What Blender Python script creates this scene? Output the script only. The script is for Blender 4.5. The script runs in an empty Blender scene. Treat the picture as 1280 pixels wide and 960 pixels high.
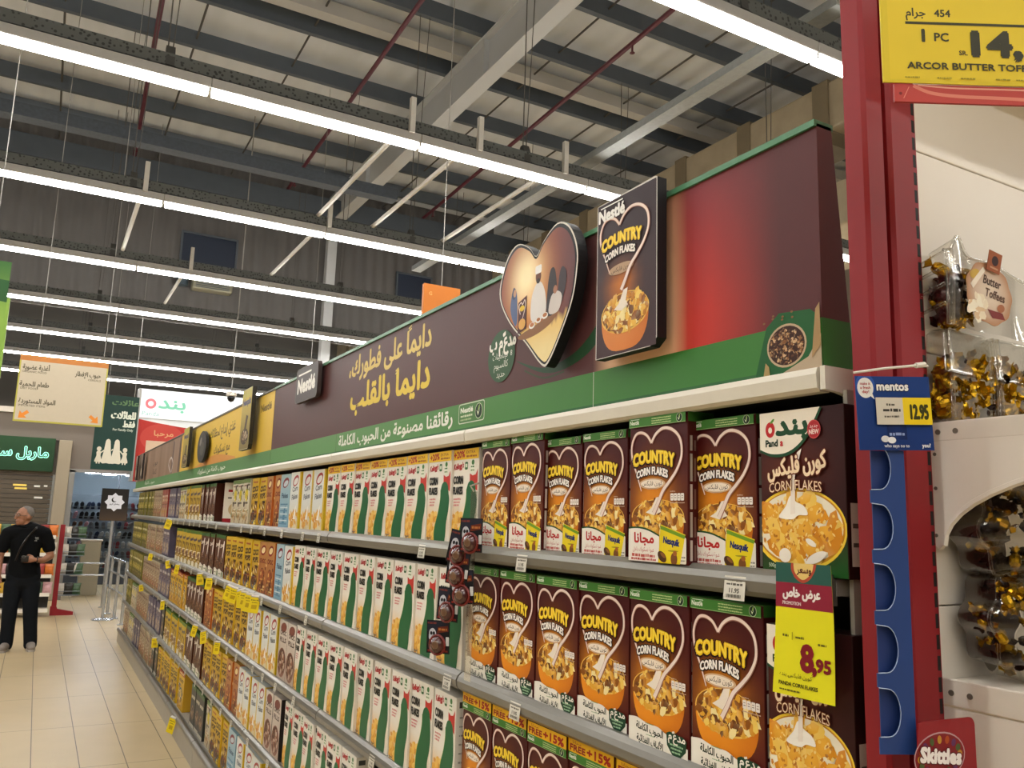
import bpy, bmesh, math, random
from mathutils import Vector, Matrix

# ---------------------------------------------------------------- camera, world, exposure
SC = bpy.context.scene
COL = SC.collection
EYE = 1.70                       # eye height: every "rel" height below is measured from it

def look(yaw, pitch, roll):
    f = Vector((math.sin(yaw) * math.cos(pitch), math.cos(yaw) * math.cos(pitch), math.sin(pitch)))
    r = Vector((math.cos(yaw), -math.sin(yaw), 0))
    u = r.cross(f)
    r2 = math.cos(roll) * r + math.sin(roll) * u
    u2 = -math.sin(roll) * r + math.cos(roll) * u
    return Matrix(((r2.x, u2.x, -f.x), (r2.y, u2.y, -f.y), (r2.z, u2.z, -f.z)))

cam_data = bpy.data.cameras.new('camera')
cam = bpy.data.objects.new('camera', cam_data)
COL.objects.link(cam)
cam_data.sensor_width = 36.0
cam_data.lens = 1047.1 / 1280 * 36
cam_data.clip_start = 0.02
cam.matrix_world = Matrix.Translation((0, 0, EYE)) @ look(math.radians(29.02), math.radians(9.28), math.radians(1.785)).to_4x4()
SC.camera = cam

world = bpy.data.worlds.new('world')
SC.world = world
world.use_nodes = True
wb = world.node_tree.nodes['Background']
wb.inputs['Color'].default_value = (1.0, 0.95, 0.88, 1)
wb.inputs['Strength'].default_value = 0.10

SC.view_settings.view_transform = 'Standard'
SC.view_settings.look = 'None'
SC.view_settings.exposure = 0.0
SC.view_settings.gamma = 1.0
SC.view_settings.use_curve_mapping = False
SC.cycles.max_bounces = 8
SC.cycles.diffuse_bounces = 4
SC.cycles.transparent_max_bounces = 24
SC.cycles.sample_clamp_indirect = 4.0
LAMP = 40.0                      # strength of every light line's diffuser
LAMP_COLOUR = (1.0, 0.975, 0.93)

R = random.Random(7)

# ---------------------------------------------------------------- colours and materials
def lin(h):
    if not isinstance(h, str):
        return tuple(h)[:3]
    h = h.lstrip('#')
    out = []
    for i in (0, 2, 4):
        c = int(h[i:i + 2], 16) / 255
        out.append(c / 12.92 if c <= 0.04045 else ((c + 0.055) / 1.055) ** 2.4)
    return tuple(out)

def mix(a, b, t):
    a, b = lin(a), lin(b)
    t = max(0.0, min(1.0, t))
    return tuple(a[i] + (b[i] - a[i]) * t for i in range(3))

MATS = {}

def mat(name, col='#888888', rough=0.5, metal=0.0, emit=0.0, noise=0.06, scale=40.0, spec=0.5, bump=0.0):
    if name in MATS:
        return MATS[name]
    m = bpy.data.materials.new(name)
    m.use_nodes = True
    nt = m.node_tree
    b = nt.nodes['Principled BSDF']
    b.inputs['Roughness'].default_value = rough
    b.inputs['Metallic'].default_value = metal
    b.inputs['Specular IOR Level'].default_value = spec
    c = lin(col)
    tc = nt.nodes.new('ShaderNodeTexCoord')
    nz = nt.nodes.new('ShaderNodeTexNoise')
    nz.inputs['Scale'].default_value = scale
    nz.inputs['Detail'].default_value = 3
    nt.links.new(tc.outputs['Object'], nz.inputs['Vector'])
    mx = nt.nodes.new('ShaderNodeMix')
    mx.data_type = 'RGBA'
    mx.inputs['A'].default_value = (*[x * (1 - noise) for x in c], 1)
    mx.inputs['B'].default_value = (*[min(1, x * (1 + noise)) for x in c], 1)
    nt.links.new(nz.outputs['Fac'], mx.inputs['Factor'])
    nt.links.new(mx.outputs['Result'], b.inputs['Base Color'])
    if bump:
        bp = nt.nodes.new('ShaderNodeBump')
        bp.inputs['Strength'].default_value = bump
        bp.inputs['Distance'].default_value = 0.01
        nt.links.new(nz.outputs['Fac'], bp.inputs['Height'])
        nt.links.new(bp.outputs['Normal'], b.inputs['Normal'])
    if emit:
        b.inputs['Emission Color'].default_value = (*c, 1)
        b.inputs['Emission Strength'].default_value = emit
    MATS[name] = m
    return m

def printed(name, rough=0.38, emit=0.0, spec=0.5):
    """Printed card or board: the ink is the mesh's own colour attribute."""
    if name in MATS:
        return MATS[name]
    m = bpy.data.materials.new(name)
    m.use_nodes = True
    nt = m.node_tree
    b = nt.nodes['Principled BSDF']
    b.inputs['Roughness'].default_value = rough
    b.inputs['Specular IOR Level'].default_value = spec
    at = nt.nodes.new('ShaderNodeAttribute')
    at.attribute_name = 'Ink'
    tc = nt.nodes.new('ShaderNodeTexCoord')
    nz = nt.nodes.new('ShaderNodeTexNoise')
    nz.inputs['Scale'].default_value = 25
    nt.links.new(tc.outputs['Object'], nz.inputs['Vector'])
    mr = nt.nodes.new('ShaderNodeMapRange')
    mr.inputs['To Min'].default_value = 0.94
    mr.inputs['To Max'].default_value = 1.0
    nt.links.new(nz.outputs['Fac'], mr.inputs['Value'])
    mx = nt.nodes.new('ShaderNodeMix')
    mx.data_type = 'RGBA'
    mx.blend_type = 'MULTIPLY'
    mx.inputs['Factor'].default_value = 1
    nt.links.new(at.outputs['Color'], mx.inputs['A'])
    nt.links.new(mr.outputs['Result'], mx.inputs['B'])
    nt.links.new(mx.outputs['Result'], b.inputs['Base Color'])
    if emit:
        nt.links.new(mx.outputs['Result'], b.inputs['Emission Color'])
        b.inputs['Emission Strength'].default_value = emit
    MATS[name] = m
    return m

def clear_plastic():
    if 'clear_plastic' in MATS:
        return MATS['clear_plastic']
    m = bpy.data.materials.new('clear_plastic')
    m.use_nodes = True
    nt = m.node_tree
    nt.nodes.clear()
    out = nt.nodes.new('ShaderNodeOutputMaterial')
    tr = nt.nodes.new('ShaderNodeBsdfTransparent')
    tr.inputs['Color'].default_value = (0.93, 0.93, 0.91, 1)
    gl = nt.nodes.new('ShaderNodeBsdfGlossy')
    gl.inputs['Roughness'].default_value = 0.12
    gl.inputs['Color'].default_value = (0.95, 0.95, 0.93, 1)
    lw = nt.nodes.new('ShaderNodeLayerWeight')
    lw.inputs['Blend'].default_value = 0.22
    nz = nt.nodes.new('ShaderNodeTexNoise')
    nz.inputs['Scale'].default_value = 18
    bp = nt.nodes.new('ShaderNodeBump')
    bp.inputs['Strength'].default_value = 0.25
    nt.links.new(nz.outputs['Fac'], bp.inputs['Height'])
    nt.links.new(bp.outputs['Normal'], gl.inputs['Normal'])
    mx = nt.nodes.new('ShaderNodeMixShader')
    nt.links.new(lw.outputs['Facing'], mx.inputs['Fac'])
    nt.links.new(tr.outputs['BSDF'], mx.inputs[1])
    nt.links.new(gl.outputs['BSDF'], mx.inputs[2])
    nt.links.new(mx.outputs['Shader'], out.inputs['Surface'])
    MATS['clear_plastic'] = m
    return m

# ---------------------------------------------------------------- mesh building
class MB:
    """Collects faces; build() links them as ONE mesh object. Each face has a material slot and an ink colour."""
    def __init__(s):
        s.v, s.f, s.mi, s.c = [], [], [], []
    def face(s, pts, c=(1, 1, 1), mi=0):
        n = len(s.v)
        s.v.extend([tuple(p) for p in pts])
        s.f.append(list(range(n, n + len(pts))))
        s.mi.append(mi)
        s.c.append(c if isinstance(c, list) else [lin(c)] * len(pts))
    def quads(s, V, F, c=(1, 1, 1), mi=0):
        n = len(s.v)
        s.v.extend([tuple(p) for p in V])
        cc = lin(c)
        for f in F:
            s.f.append([n + i for i in f]); s.mi.append(mi); s.c.append([cc] * len(f))
    def box(s, x0, x1, y0, y1, z0, z1, c=(1, 1, 1), mi=0, b=0.0, M=None):
        if b <= 0:
            V = [(x, y, z) for z in (z0, z1) for y in (y0, y1) for x in (x0, x1)]
            F = [(0, 2, 3, 1), (4, 5, 7, 6), (0, 1, 5, 4), (2, 6, 7, 3), (0, 4, 6, 2), (1, 3, 7, 5)]
        else:
            b = min(b, (x1 - x0) * .45, (y1 - y0) * .45, (z1 - z0) * .45)
            bm = bmesh.new()
            bmesh.ops.create_cube(bm, size=1)
            for v in bm.verts:
                v.co = ((x0 + x1) / 2 + v.co.x * (x1 - x0), (y0 + y1) / 2 + v.co.y * (y1 - y0), (z0 + z1) / 2 + v.co.z * (z1 - z0))
            bmesh.ops.bevel(bm, geom=bm.edges[:], offset=b, segments=2, affect='EDGES', profile=0.5)
            bm.verts.index_update()
            V = [v.co.copy() for v in bm.verts]
            F = [[v.index for v in f.verts] for f in bm.faces]
            bm.free()
        if M is not None:
            V = [M @ Vector(p) for p in V]
        s.quads(V, F, c, mi)
        return s
    def tube(s, pts, r, c=(1, 1, 1), mi=0, n=8, cap=True):
        pts = [Vector(p) for p in pts]
        rr = r if isinstance(r, (list, tuple)) else [r] * len(pts)
        V, F = [], []
        up = None
        for i, p in enumerate(pts):
            t = (pts[min(i + 1, len(pts) - 1)] - pts[max(i - 1, 0)]).normalized()
            if up is None:
                up = Vector((0, 0, 1)) if abs(t.z) < .9 else Vector((1, 0, 0))
            a = t.cross(up).normalized(); up2 = a.cross(t).normalized(); up = up2
            for k in range(n):
                w = 2 * math.pi * k / n
                V.append(p + rr[i] * (math.cos(w) * a + math.sin(w) * up2))
        for i in range(len(pts) - 1):
            for k in range(n):
                F.append((i * n + k, i * n + (k + 1) % n, (i + 1) * n + (k + 1) % n, (i + 1) * n + k))
        if cap:
            F.append(tuple(range(n))[::-1]); F.append(tuple(range((len(pts) - 1) * n, len(pts) * n)))
        s.quads(V, F, c, mi)
        return s
    def prism(s, poly, axis, a0, a1, c=(1, 1, 1), mi=0, M=None):
        """Extrude a 2-D polygon along an axis: axis x uses (y,z), y uses (x,z), z uses (x,y)."""
        def P(p, a):
            return {'x': (a, p[0], p[1]), 'y': (p[0], a, p[1]), 'z': (p[0], p[1], a)}[axis]
        n = len(poly)
        V = [P(p, a0) for p in poly] + [P(p, a1) for p in poly]
        if M is not None:
            V = [M @ Vector(p) for p in V]
        F = [tuple(range(n)), tuple(range(2 * n - 1, n - 1, -1))]
        F += [(i, i + n, (i + 1) % n + n, (i + 1) % n) for i in range(n)]
        s.quads(V, F, c, mi)
        return s
    def lathe(s, prof, c=(1, 1, 1), mi=0, n=20, M=None):
        """Turn (r, z) points about the z axis."""
        V, F = [], []
        for (r, z) in prof:
            for k in range(n):
                w = 2 * math.pi * k / n
                V.append((r * math.cos(w), r * math.sin(w), z))
        for i in range(len(prof) - 1):
            for k in range(n):
                F.append((i * n + k, i * n + (k + 1) % n, (i + 1) * n + (k + 1) % n, (i + 1) * n + k))
        F.append(tuple(range(n))[::-1]); F.append(tuple(range((len(prof) - 1) * n, len(prof) * n)))
        if M is not None:
            V = [M @ Vector(p) for p in V]
        s.quads(V, F, c, mi)
        return s
    def mesh(s, name, mats, smooth=False):
        me = bpy.data.meshes.new(name)
        me.from_pydata(s.v, [], s.f)
        for m in (mats if isinstance(mats, (list, tuple)) else [mats]):
            me.materials.append(m)
        me.polygons.foreach_set('material_index', s.mi)
        at = me.color_attributes.new('Ink', 'FLOAT_COLOR', 'CORNER')
        flat = []
        for cs in s.c:
            for q in cs:
                flat.extend((q[0], q[1], q[2], 1.0))
        at.data.foreach_set('color', flat)
        if smooth:
            me.polygons.foreach_set('use_smooth', [True] * len(me.polygons))
        me.update()
        return me
    def build(s, name, mats, parent=None, smooth=False, fix=True):
        me = s.mesh(name, mats, smooth)
        if fix:
            bm = bmesh.new(); bm.from_mesh(me)
            bmesh.ops.recalc_face_normals(bm, faces=bm.faces[:])
            bm.to_mesh(me); bm.free()
        return link(name, me, parent)

def link(name, me, parent=None):
    o = bpy.data.objects.new(name, me)
    COL.objects.link(o)
    if parent is not None:
        o.parent = parent
    return o

def tag(o, label=None, cat=None, group=None, kind=None):
    if label: o['label'] = label
    if cat: o['category'] = cat
    if group: o['group'] = group
    if kind: o['kind'] = kind
    return o

def empty(name, loc, rz=0.0):
    o = bpy.data.objects.new(name, None)
    o.empty_display_size = .05
    COL.objects.link(o)
    o.location = loc
    o.rotation_euler = (0, 0, rz)
    return o

def copy_tree(o, parent=None):
    c = o.copy()
    COL.objects.link(c)
    if parent is not None:
        c.parent = parent
    for ch in list(o.children):
        copy_tree(ch, c)
    return c

UNITS = 'zero first second third fourth fifth sixth seventh eighth ninth tenth eleventh twelfth thirteenth fourteenth fifteenth sixteenth seventeenth eighteenth nineteenth'.split()
TENS = {2: ('twentieth', 'twenty'), 3: ('thirtieth', 'thirty'), 4: ('fortieth', 'forty'), 5: ('fiftieth', 'fifty'), 6: ('sixtieth', 'sixty'), 7: ('seventieth', 'seventy')}
def nth(n):
    if n < 20:
        return UNITS[n]
    t, u = divmod(n, 10)
    return TENS[t][0] if u == 0 else TENS[t][1] + '-' + UNITS[u]

# ---------------------------------------------------------------- lettering
ARF = {}
for _k, _v in {
    'ا': 'FE8D FE8E', 'أ': 'FE83 FE84', 'إ': 'FE87 FE88', 'آ': 'FE81 FE82', 'ؤ': 'FE85 FE86', 'ء': 'FE80', 'ة': 'FE93 FE94', 'د': 'FEA9 FEAA', 'ذ': 'FEAB FEAC',
    'ر': 'FEAD FEAE', 'ز': 'FEAF FEB0', 'و': 'FEED FEEE', 'ى': 'FEEF FEF0',
    'ئ': 'FE89 FE8A FE8B FE8C', 'ب': 'FE8F FE90 FE91 FE92', 'ت': 'FE95 FE96 FE97 FE98', 'ث': 'FE99 FE9A FE9B FE9C', 'ج': 'FE9D FE9E FE9F FEA0',
    'ح': 'FEA1 FEA2 FEA3 FEA4', 'خ': 'FEA5 FEA6 FEA7 FEA8', 'س': 'FEB1 FEB2 FEB3 FEB4', 'ش': 'FEB5 FEB6 FEB7 FEB8', 'ص': 'FEB9 FEBA FEBB FEBC',
    'ض': 'FEBD FEBE FEBF FEC0', 'ط': 'FEC1 FEC2 FEC3 FEC4', 'ظ': 'FEC5 FEC6 FEC7 FEC8', 'ع': 'FEC9 FECA FECB FECC', 'غ': 'FECD FECE FECF FED0',
    'ف': 'FED1 FED2 FED3 FED4', 'ق': 'FED5 FED6 FED7 FED8', 'ك': 'FED9 FEDA FEDB FEDC', 'ل': 'FEDD FEDE FEDF FEE0', 'م': 'FEE1 FEE2 FEE3 FEE4',
    'ن': 'FEE5 FEE6 FEE7 FEE8', 'ه': 'FEE9 FEEA FEEB FEEC', 'ي': 'FEF1 FEF2 FEF3 FEF4'}.items():
    ARF[_k] = [chr(int(x, 16)) for x in _v.split()]
LAM_ALEF = {'ا': 'FEFB FEFC', 'أ': 'FEF7 FEF8', 'إ': 'FEF9 FEFA', 'آ': 'FEF5 FEF6'}

def ar(s):
    """Join Arabic letters into their written forms and put them in reading order from the left."""
    out, i = [], 0
    joins = lambda ch: ch in ARF and len(ARF[ch]) == 4
    while i < len(s):
        ch = s[i]
        prev = i > 0 and joins(s[i - 1])
        if ch == 'ل' and i + 1 < len(s) and s[i + 1] in LAM_ALEF:
            a = LAM_ALEF[s[i + 1]].split()
            out.append(chr(int(a[1 if prev else 0], 16)))
            i += 2
            continue
        if ch in ARF:
            f = ARF[ch]
            nxt = i + 1 < len(s) and s[i + 1] in ARF and ch != 'ء'
            if len(f) == 4:
                out.append(f[3] if prev and nxt else f[1] if prev else f[2] if nxt else f[0])
            elif len(f) == 2:
                out.append(f[1] if prev else f[0])
            else:
                out.append(f[0])
        else:
            out.append(ch)
        i += 1
    return ''.join(reversed(out))

TEXTS = {}

def _outline(s):
    c = bpy.data.curves.new('lettering', 'FONT')
    c.body = s
    c.resolution_u = 2
    o = bpy.data.objects.new('lettering', c)
    COL.objects.link(o)
    bpy.context.view_layer.update()
    ev = o.evaluated_get(bpy.context.evaluated_depsgraph_get())
    me = ev.to_mesh()
    V = [(v.co.x, v.co.y) for v in me.vertices]
    F = [list(p.vertices) for p in me.polygons]
    ev.to_mesh_clear()
    bpy.data.objects.remove(o)
    bpy.data.curves.remove(c)
    return V, F

GLYPH = {}
def glyphs(s):
    """Flat letter shapes of a string: one (points, faces) per letter, and the line's width."""
    if s in TEXTS:
        return TEXTS[s]
    bar = max(p[0] for p in _outline('|')[0])
    out, x = [], 0.0
    for ch in s:
        if ch not in GLYPH:
            V, F = _outline(ch) if ch != ' ' else ([], [])
            GLYPH[ch] = (V, F, max(p[0] for p in _outline(ch + '|')[0]) - bar)
        V, F, adv = GLYPH[ch]
        if V:
            out.append(([(px + x, py) for px, py in V], F))
        x += adv
    xs = [p[0] for V, F in out for p in V] or [0, 1]
    m = min(xs)
    TEXTS[s] = ([([(px - m, py) for px, py in V], F) for V, F in out], max(xs) - m)
    return TEXTS[s]

# ---------------------------------------------------------------- flat printed artwork, in centimetres
def smooth_curve(pts, n=8, closed=False):
    out = []
    N = len(pts)
    rng = range(N if closed else N - 1)
    for i in rng:
        P = [pts[(i + k) % N] if closed else pts[max(0, min(N - 1, i + k))] for k in (-1, 0, 1, 2)]
        for j in range(n):
            t = j / n
            out.append(tuple(0.5 * (2 * P[1][d] + (P[2][d] - P[0][d]) * t + (2 * P[0][d] - 5 * P[1][d] + 4 * P[2][d] - P[3][d]) * t * t + (3 * P[1][d] - P[0][d] - 3 * P[2][d] + P[3][d]) * t ** 3) for d in range(len(pts[0]))))
    if not closed:
        out.append(tuple(pts[-1]))
    return out

class Art:
    STEP = 6e-5                                  # each ink layer lies this much above the last
    def __init__(s, W, H):
        s.W, s.H, s.k = W, H, 0.0
        s.p = []                                # (lift, points, colours)
    def up(s, n=1.0):
        s.k += Art.STEP * n
    def _add(s, P, C):
        if all(-1e-6 <= x <= s.W + 1e-6 and -1e-6 <= y <= s.H + 1e-6 for x, y in P):
            s.p.append((s.k, P, C))
            return
        L = [(x, y, *c) for (x, y), c in zip(P, C)]
        for ax, lim, sg in ((0, 0, 1), (0, s.W, -1), (1, 0, 1), (1, s.H, -1)):
            O = []
            for i in range(len(L)):
                a, b = L[i - 1], L[i]
                da, db = sg * (a[ax] - lim), sg * (b[ax] - lim)
                if (da >= 0) != (db >= 0):
                    t = da / (da - db)
                    O.append(tuple(a[j] + (b[j] - a[j]) * t for j in range(5)))
                if db >= 0:
                    O.append(b)
            L = O
            if len(L) < 3:
                return
        s.p.append((s.k, [(q[0], q[1]) for q in L], [q[2:] for q in L]))
    def poly(s, P, c, up=True):
        if up: s.up()
        s._add([tuple(p[:2]) for p in P], [lin(c)] * len(P))
    def rect(s, x0, y0, x1, y1, c, up=True):
        s.poly([(x0, y0), (x1, y0), (x1, y1), (x0, y1)], c, up)
    def rrect(s, x0, y0, x1, y1, r, c, rot=0.0):
        P = []
        for cx, cy, a in ((x1 - r, y1 - r, 0), (x0 + r, y1 - r, 90), (x0 + r, y0 + r, 180), (x1 - r, y0 + r, 270)):
            for k in range(5):
                w = math.radians(a + 22.5 * k)
                P.append((cx + r * math.cos(w), cy + r * math.sin(w)))
        if rot:
            mx, my = (x0 + x1) / 2, (y0 + y1) / 2
            ca, sa = math.cos(rot), math.sin(rot)
            P = [(mx + (x - mx) * ca - (y - my) * sa, my + (x - mx) * sa + (y - my) * ca) for x, y in P]
        s.poly(P, c)
    def ell(s, cx, cy, rx, ry, c, rot=0.0, n=28, up=True, a0=0, a1=360):
        ca, sa = math.cos(rot), math.sin(rot)
        P = []
        m = n if a1 - a0 >= 360 else n + 1
        for k in range(m):
            w = math.radians(a0 + (a1 - a0) * k / n)
            x, y = rx * math.cos(w), ry * math.sin(w)
            P.append((cx + x * ca - y * sa, cy + x * sa + y * ca))
        s.poly(P, c, up)
    def grid(s, x0, y0, x1, y1, nx, ny, fn):
        s.up()
        for i in range(nx):
            for j in range(ny):
                q = [(x0 + (x1 - x0) * (i + a) / nx, y0 + (y1 - y0) * (j + b) / ny) for a, b in ((0, 0), (1, 0), (1, 1), (0, 1))]
                s._add(q, [lin(fn(*p)) for p in q])
    def shells(s, P, centre, fn, rings=10):
        """Fill a star-shaped outline with rings so that ink can vary across it."""
        s.up()
        cx, cy = centre
        n = len(P)
        for k in range(rings):
            a, b = k / rings, (k + 1) / rings
            for i in range(n):
                p, q = P[i], P[(i + 1) % n]
                Q = [(cx + (p[0] - cx) * b, cy + (p[1] - cy) * b), (cx + (q[0] - cx) * b, cy + (q[1] - cy) * b)]
                if a > 0:
                    Q += [(cx + (q[0] - cx) * a, cy + (q[1] - cy) * a), (cx + (p[0] - cx) * a, cy + (p[1] - cy) * a)]
                else:
                    Q += [(cx, cy)]
                s._add(Q, [lin(fn(*z)) for z in Q])
    def stroke(s, pts, w, c, closed=False):
        s.up()
        N = len(pts)
        ww = w if isinstance(w, (list, tuple)) else [w] * N
        Lp, Rp = [], []
        for i, p in enumerate(pts):
            a = pts[(i - 1) % N] if (closed or i > 0) else p
            b = pts[(i + 1) % N] if (closed or i < N - 1) else p
            dx, dy = b[0] - a[0], b[1] - a[1]
            l = math.hypot(dx, dy) or 1
            nx, ny = -dy / l * ww[i] / 2, dx / l * ww[i] / 2
            Lp.append((p[0] + nx, p[1] + ny)); Rp.append((p[0] - nx, p[1] - ny))
        for i in range(N if closed else N - 1):
            j = (i + 1) % N
            s._add([Rp[i], Rp[j], Lp[j], Lp[i]], [lin(c)] * 4)
    def text(s, t, x, y, size, c, align='C', bold=0.0, sx=1.0, rot=0.0, shear=0.0, warp=None, width=None, edge=None, edge_w=0.03):
        """Letters, baseline at y; width stretches the line to a length; bold thickens, edge draws a darker outline behind."""
        L, w = glyphs(t)
        kx = size * sx if width is None else width / max(w, 1e-6)
        off = {'C': -w / 2, 'L': 0, 'R': -w}[align]
        ca, sa = math.cos(rot), math.sin(rot)
        for col, r, n in ([(edge, (bold + edge_w) * size, 10)] if edge else []) + [(c, bold * size, 6 if bold > .02 else 0)]:
            for q in range(n + 1):
                ex, ey = (0, 0) if q == n else (r * math.cos(q * 6.2832 / n), r * math.sin(q * 6.2832 / n))
                s.up(.25)
                k0 = s.k
                for g, (V, F) in enumerate(L):
                    s.k = k0 + (g % 2) * Art.STEP * .12
                    Q = []
                    for (vx, vy) in V:
                        px, py = (vx + off) * kx + shear * vy * size, vy * size
                        if warp:
                            px, py = warp(px, py)
                        px, py = px + ex, py + ey
                        Q.append((x + px * ca - py * sa, y + px * sa + py * ca))
                    for f in F:
                        s._add([Q[i] for i in f], [lin(col)] * len(f))
                s.k = k0
            s.up(.25)
    def scribble(s, x0, x1, y, h, c, n=None, seed=1):
        """Rows of print too small to read: little dashes."""
        r = random.Random(seed)
        s.up()
        x = x0
        while x < x1 - .05:
            l = r.uniform(h * .6, h * 2.6)
            e = min(x1, x + l)
            y0, y1 = y + r.uniform(-.1, .05) * h, y + h * r.uniform(.75, 1.0)
            s._add([(x, y0), (e, y0), (e, y1), (x, y1)], [lin(c)] * 4)
            x = e + h * .35
    def flakes(s, cx, cy, rx, ry, n, size, cols, seed=3, keep=None):
        r = random.Random(seed)
        for layer in range(3):
            s.up()
            for _ in range(n // 3):
                while True:
                    a, b = r.uniform(-1, 1), r.uniform(-1, 1)
                    if a * a + b * b < 1:
                        break
                x, y = cx + a * rx, cy + b * ry
                if keep and not keep(x, y):
                    continue
                q = size * r.uniform(.6, 1.25)
                w0 = r.uniform(0, 6.28)
                st = r.uniform(.35, .8)
                P = []
                for k in range(6):
                    w = k / 6 * 6.283
                    px, py = q * math.cos(w) * r.uniform(.75, 1.1), q * st * math.sin(w) * r.uniform(.75, 1.1)
                    P.append((x + px * math.cos(w0) - py * math.sin(w0), y + px * math.sin(w0) + py * math.cos(w0)))
                c1 = r.choice(cols)
                s.up(.08)
                s._add(P, [mix(c1, '#fff0c0', r.uniform(0, .25)) if k < 2 else lin(c1) for k in range(6)])
    def stamp(s, mb, place, mi=0, cm=0.01):
        """Lay the print on a surface: place(x, y, lift) gives the 3-D point."""
        for k, P, C in s.p:
            # drop repeated points
            Q, D = [], []
            for p, c in zip(P, C):
                if not Q or abs(p[0] - Q[-1][0]) + abs(p[1] - Q[-1][1]) > 1e-7:
                    Q.append(p); D.append(tuple(c))
            if len(Q) > 2 and abs(Q[0][0] - Q[-1][0]) + abs(Q[0][1] - Q[-1][1]) < 1e-7:
                Q.pop(); D.pop()
            if len(Q) < 3:
                continue
            A = sum(Q[i - 1][0] * Q[i][1] - Q[i][0] * Q[i - 1][1] for i in range(len(Q)))
            if abs(A) < 1e-9:
                continue
            if A < 0:
                Q.reverse(); D.reverse()
            mb.face([place(x * cm, y * cm, k + Art.STEP) for x, y in Q], D, mi)

FLAKE = ['#f4cf62', '#e3a631', '#c07a1c', '#f7e3a0', '#8f5214', '#eebc4a', '#6e3c10', '#d8962a']
PRINT = printed('printed_card', rough=.42, spec=.22)
BOARD = printed('printed_board', rough=0.5, spec=.25)

# ---------------------------------------------------------------- the printed fronts of the cereal cartons
def tick_badge(a, x, y, r):
    a.ell(x, y, r, r, '#c9d8b0'); a.ell(x, y, r * .9, r * .9, '#12301c')
    a.poly([(x - r * .55, y + r * .15), (x - r * .15, y - r * .6), (x + r * .15, y - r * .1), (x + r * .3, y + r * .5), (x - r * .05, y - r * .2)], '#dfe8c8')
    a.ell(x + r * .05, y + r * .4, r * .14, r * .4, '#9cc060', rot=-.4)

def heart_mark(a, k=1.0, ox=0.0, oy=0.0, logo=True):
    """Milk heart with the brand words, bowl stream; k scales centimetres."""
    T = lambda p: (ox + p[0] * k, oy + p[1] * k)
    W, H = 18.5, 29.0
    left = smooth_curve([(4.1, 13.9), (2.6, 17.2), (1.0, 20.4), (.7, 23.2), (1.9, 25.4), (3.8, 25.9), (5.9, 25.2), (7.4, 23.6)], 6)
    a.stroke([T(p) for p in left], [(.3 + .42 * min(1, i / 12)) * k for i in range(len(left))], '#a8705e')
    right = smooth_curve([(7.4, 23.6), (8.9, 25.3), (11.3, 26.3), (14.2, 25.8), (16.5, 23.9), (17.0, 20.8), (15.6, 18.0), (13.4, 15.8), (11.2, 13.9), (9.6, 11.4), (8.2, 9.4)], 6)
    wd = [(.78 if i < 34 else .78 + (i - 34) * .018) * k for i in range(len(right))]
    a.stroke([T(p) for p in right], wd, '#a8705e')
    a.stroke([T((p[0] - .06, p[1] + .06)) for p in left], [(.2 + .30 * min(1, i / 12)) * k for i in range(len(left))], '#ecd6c8')
    a.stroke([T((p[0] - .06, p[1] + .06)) for p in right], [w * .72 for w in wd], '#f0ddd0')
    if not logo:
        return
    def arch(px, py):
        u = px / (7.3 * k)
        h = py / (3.3 * k)
        base = -1.2 * u * u - .25 * u + .2
        top = 3.5 - .75 * u * u - .15 * u
        return px, (base + (top - base) * h / .73 * .73) * k
    x, y = T((8.0, 19.5))
    a.text('COUNTRY', x - .08 * k, y - .12 * k, 3.3 * k, '#2a0d08', width=13.6 * k, bold=.15, warp=arch)
    a.text('COUNTRY', x, y, 3.3 * k, '#f2c61a', width=13.4 * k, bold=.075, warp=arch)
    a.text('COUNTRY', x, y + .1 * k, 3.3 * k, '#f9de50', width=13.4 * k, warp=arch)
    def arch2(px, py):
        u = px / (5.2 * k)
        return px, py - .9 * u * u * k
    x, y = T((7.6, 17.3))
    a.text('CORN FLAKES', x, y, 2.1 * k, '#f6efe6', width=10.2 * k, bold=.05, warp=arch2, edge='#1c0c0a', edge_w=.10)

def country_base(a, W, H, oy=0.0):
    def fn(x, y):
        y -= oy
        g = math.exp(-(((x - 7.6) / 4.6) ** 2 + ((y - 13.2) / 5.6) ** 2))
        g2 = .55 * math.exp(-(((x - 8.5) / 8.0) ** 2 + ((y - 11) / 5.0) ** 2))
        return mix(mix('#571512', '#430d10', y / H), '#e08a1c', min(1, g * .95 + g2 * .6))
    a.grid(0, 0, W, H, 12, 18, fn)

def green_top(a, W, y0, y1):
    a.rect(0, y0, W, y1, '#3f7a2e')
    a.rect(0, y0, W, y0 + .12, '#8fb070')
    h = y1 - y0
    a.text('Nestlé', .4, y0 + h * .3, h * .62, '#eef2e4', align='L', bold=.03)
    a.rect(.4 + h * .1, y0 + h * .82, .4 + h * 1.7, y0 + h * .87, '#eef2e4')
    for j in range(3):
        a.scribble(W * .42, W * .76, y0 + h * (.18 + .25 * j), h * .13, '#b8cf8c', seed=j)
    tick_badge(a, W - 1.9, y0 + h * .5, h * .48)

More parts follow.
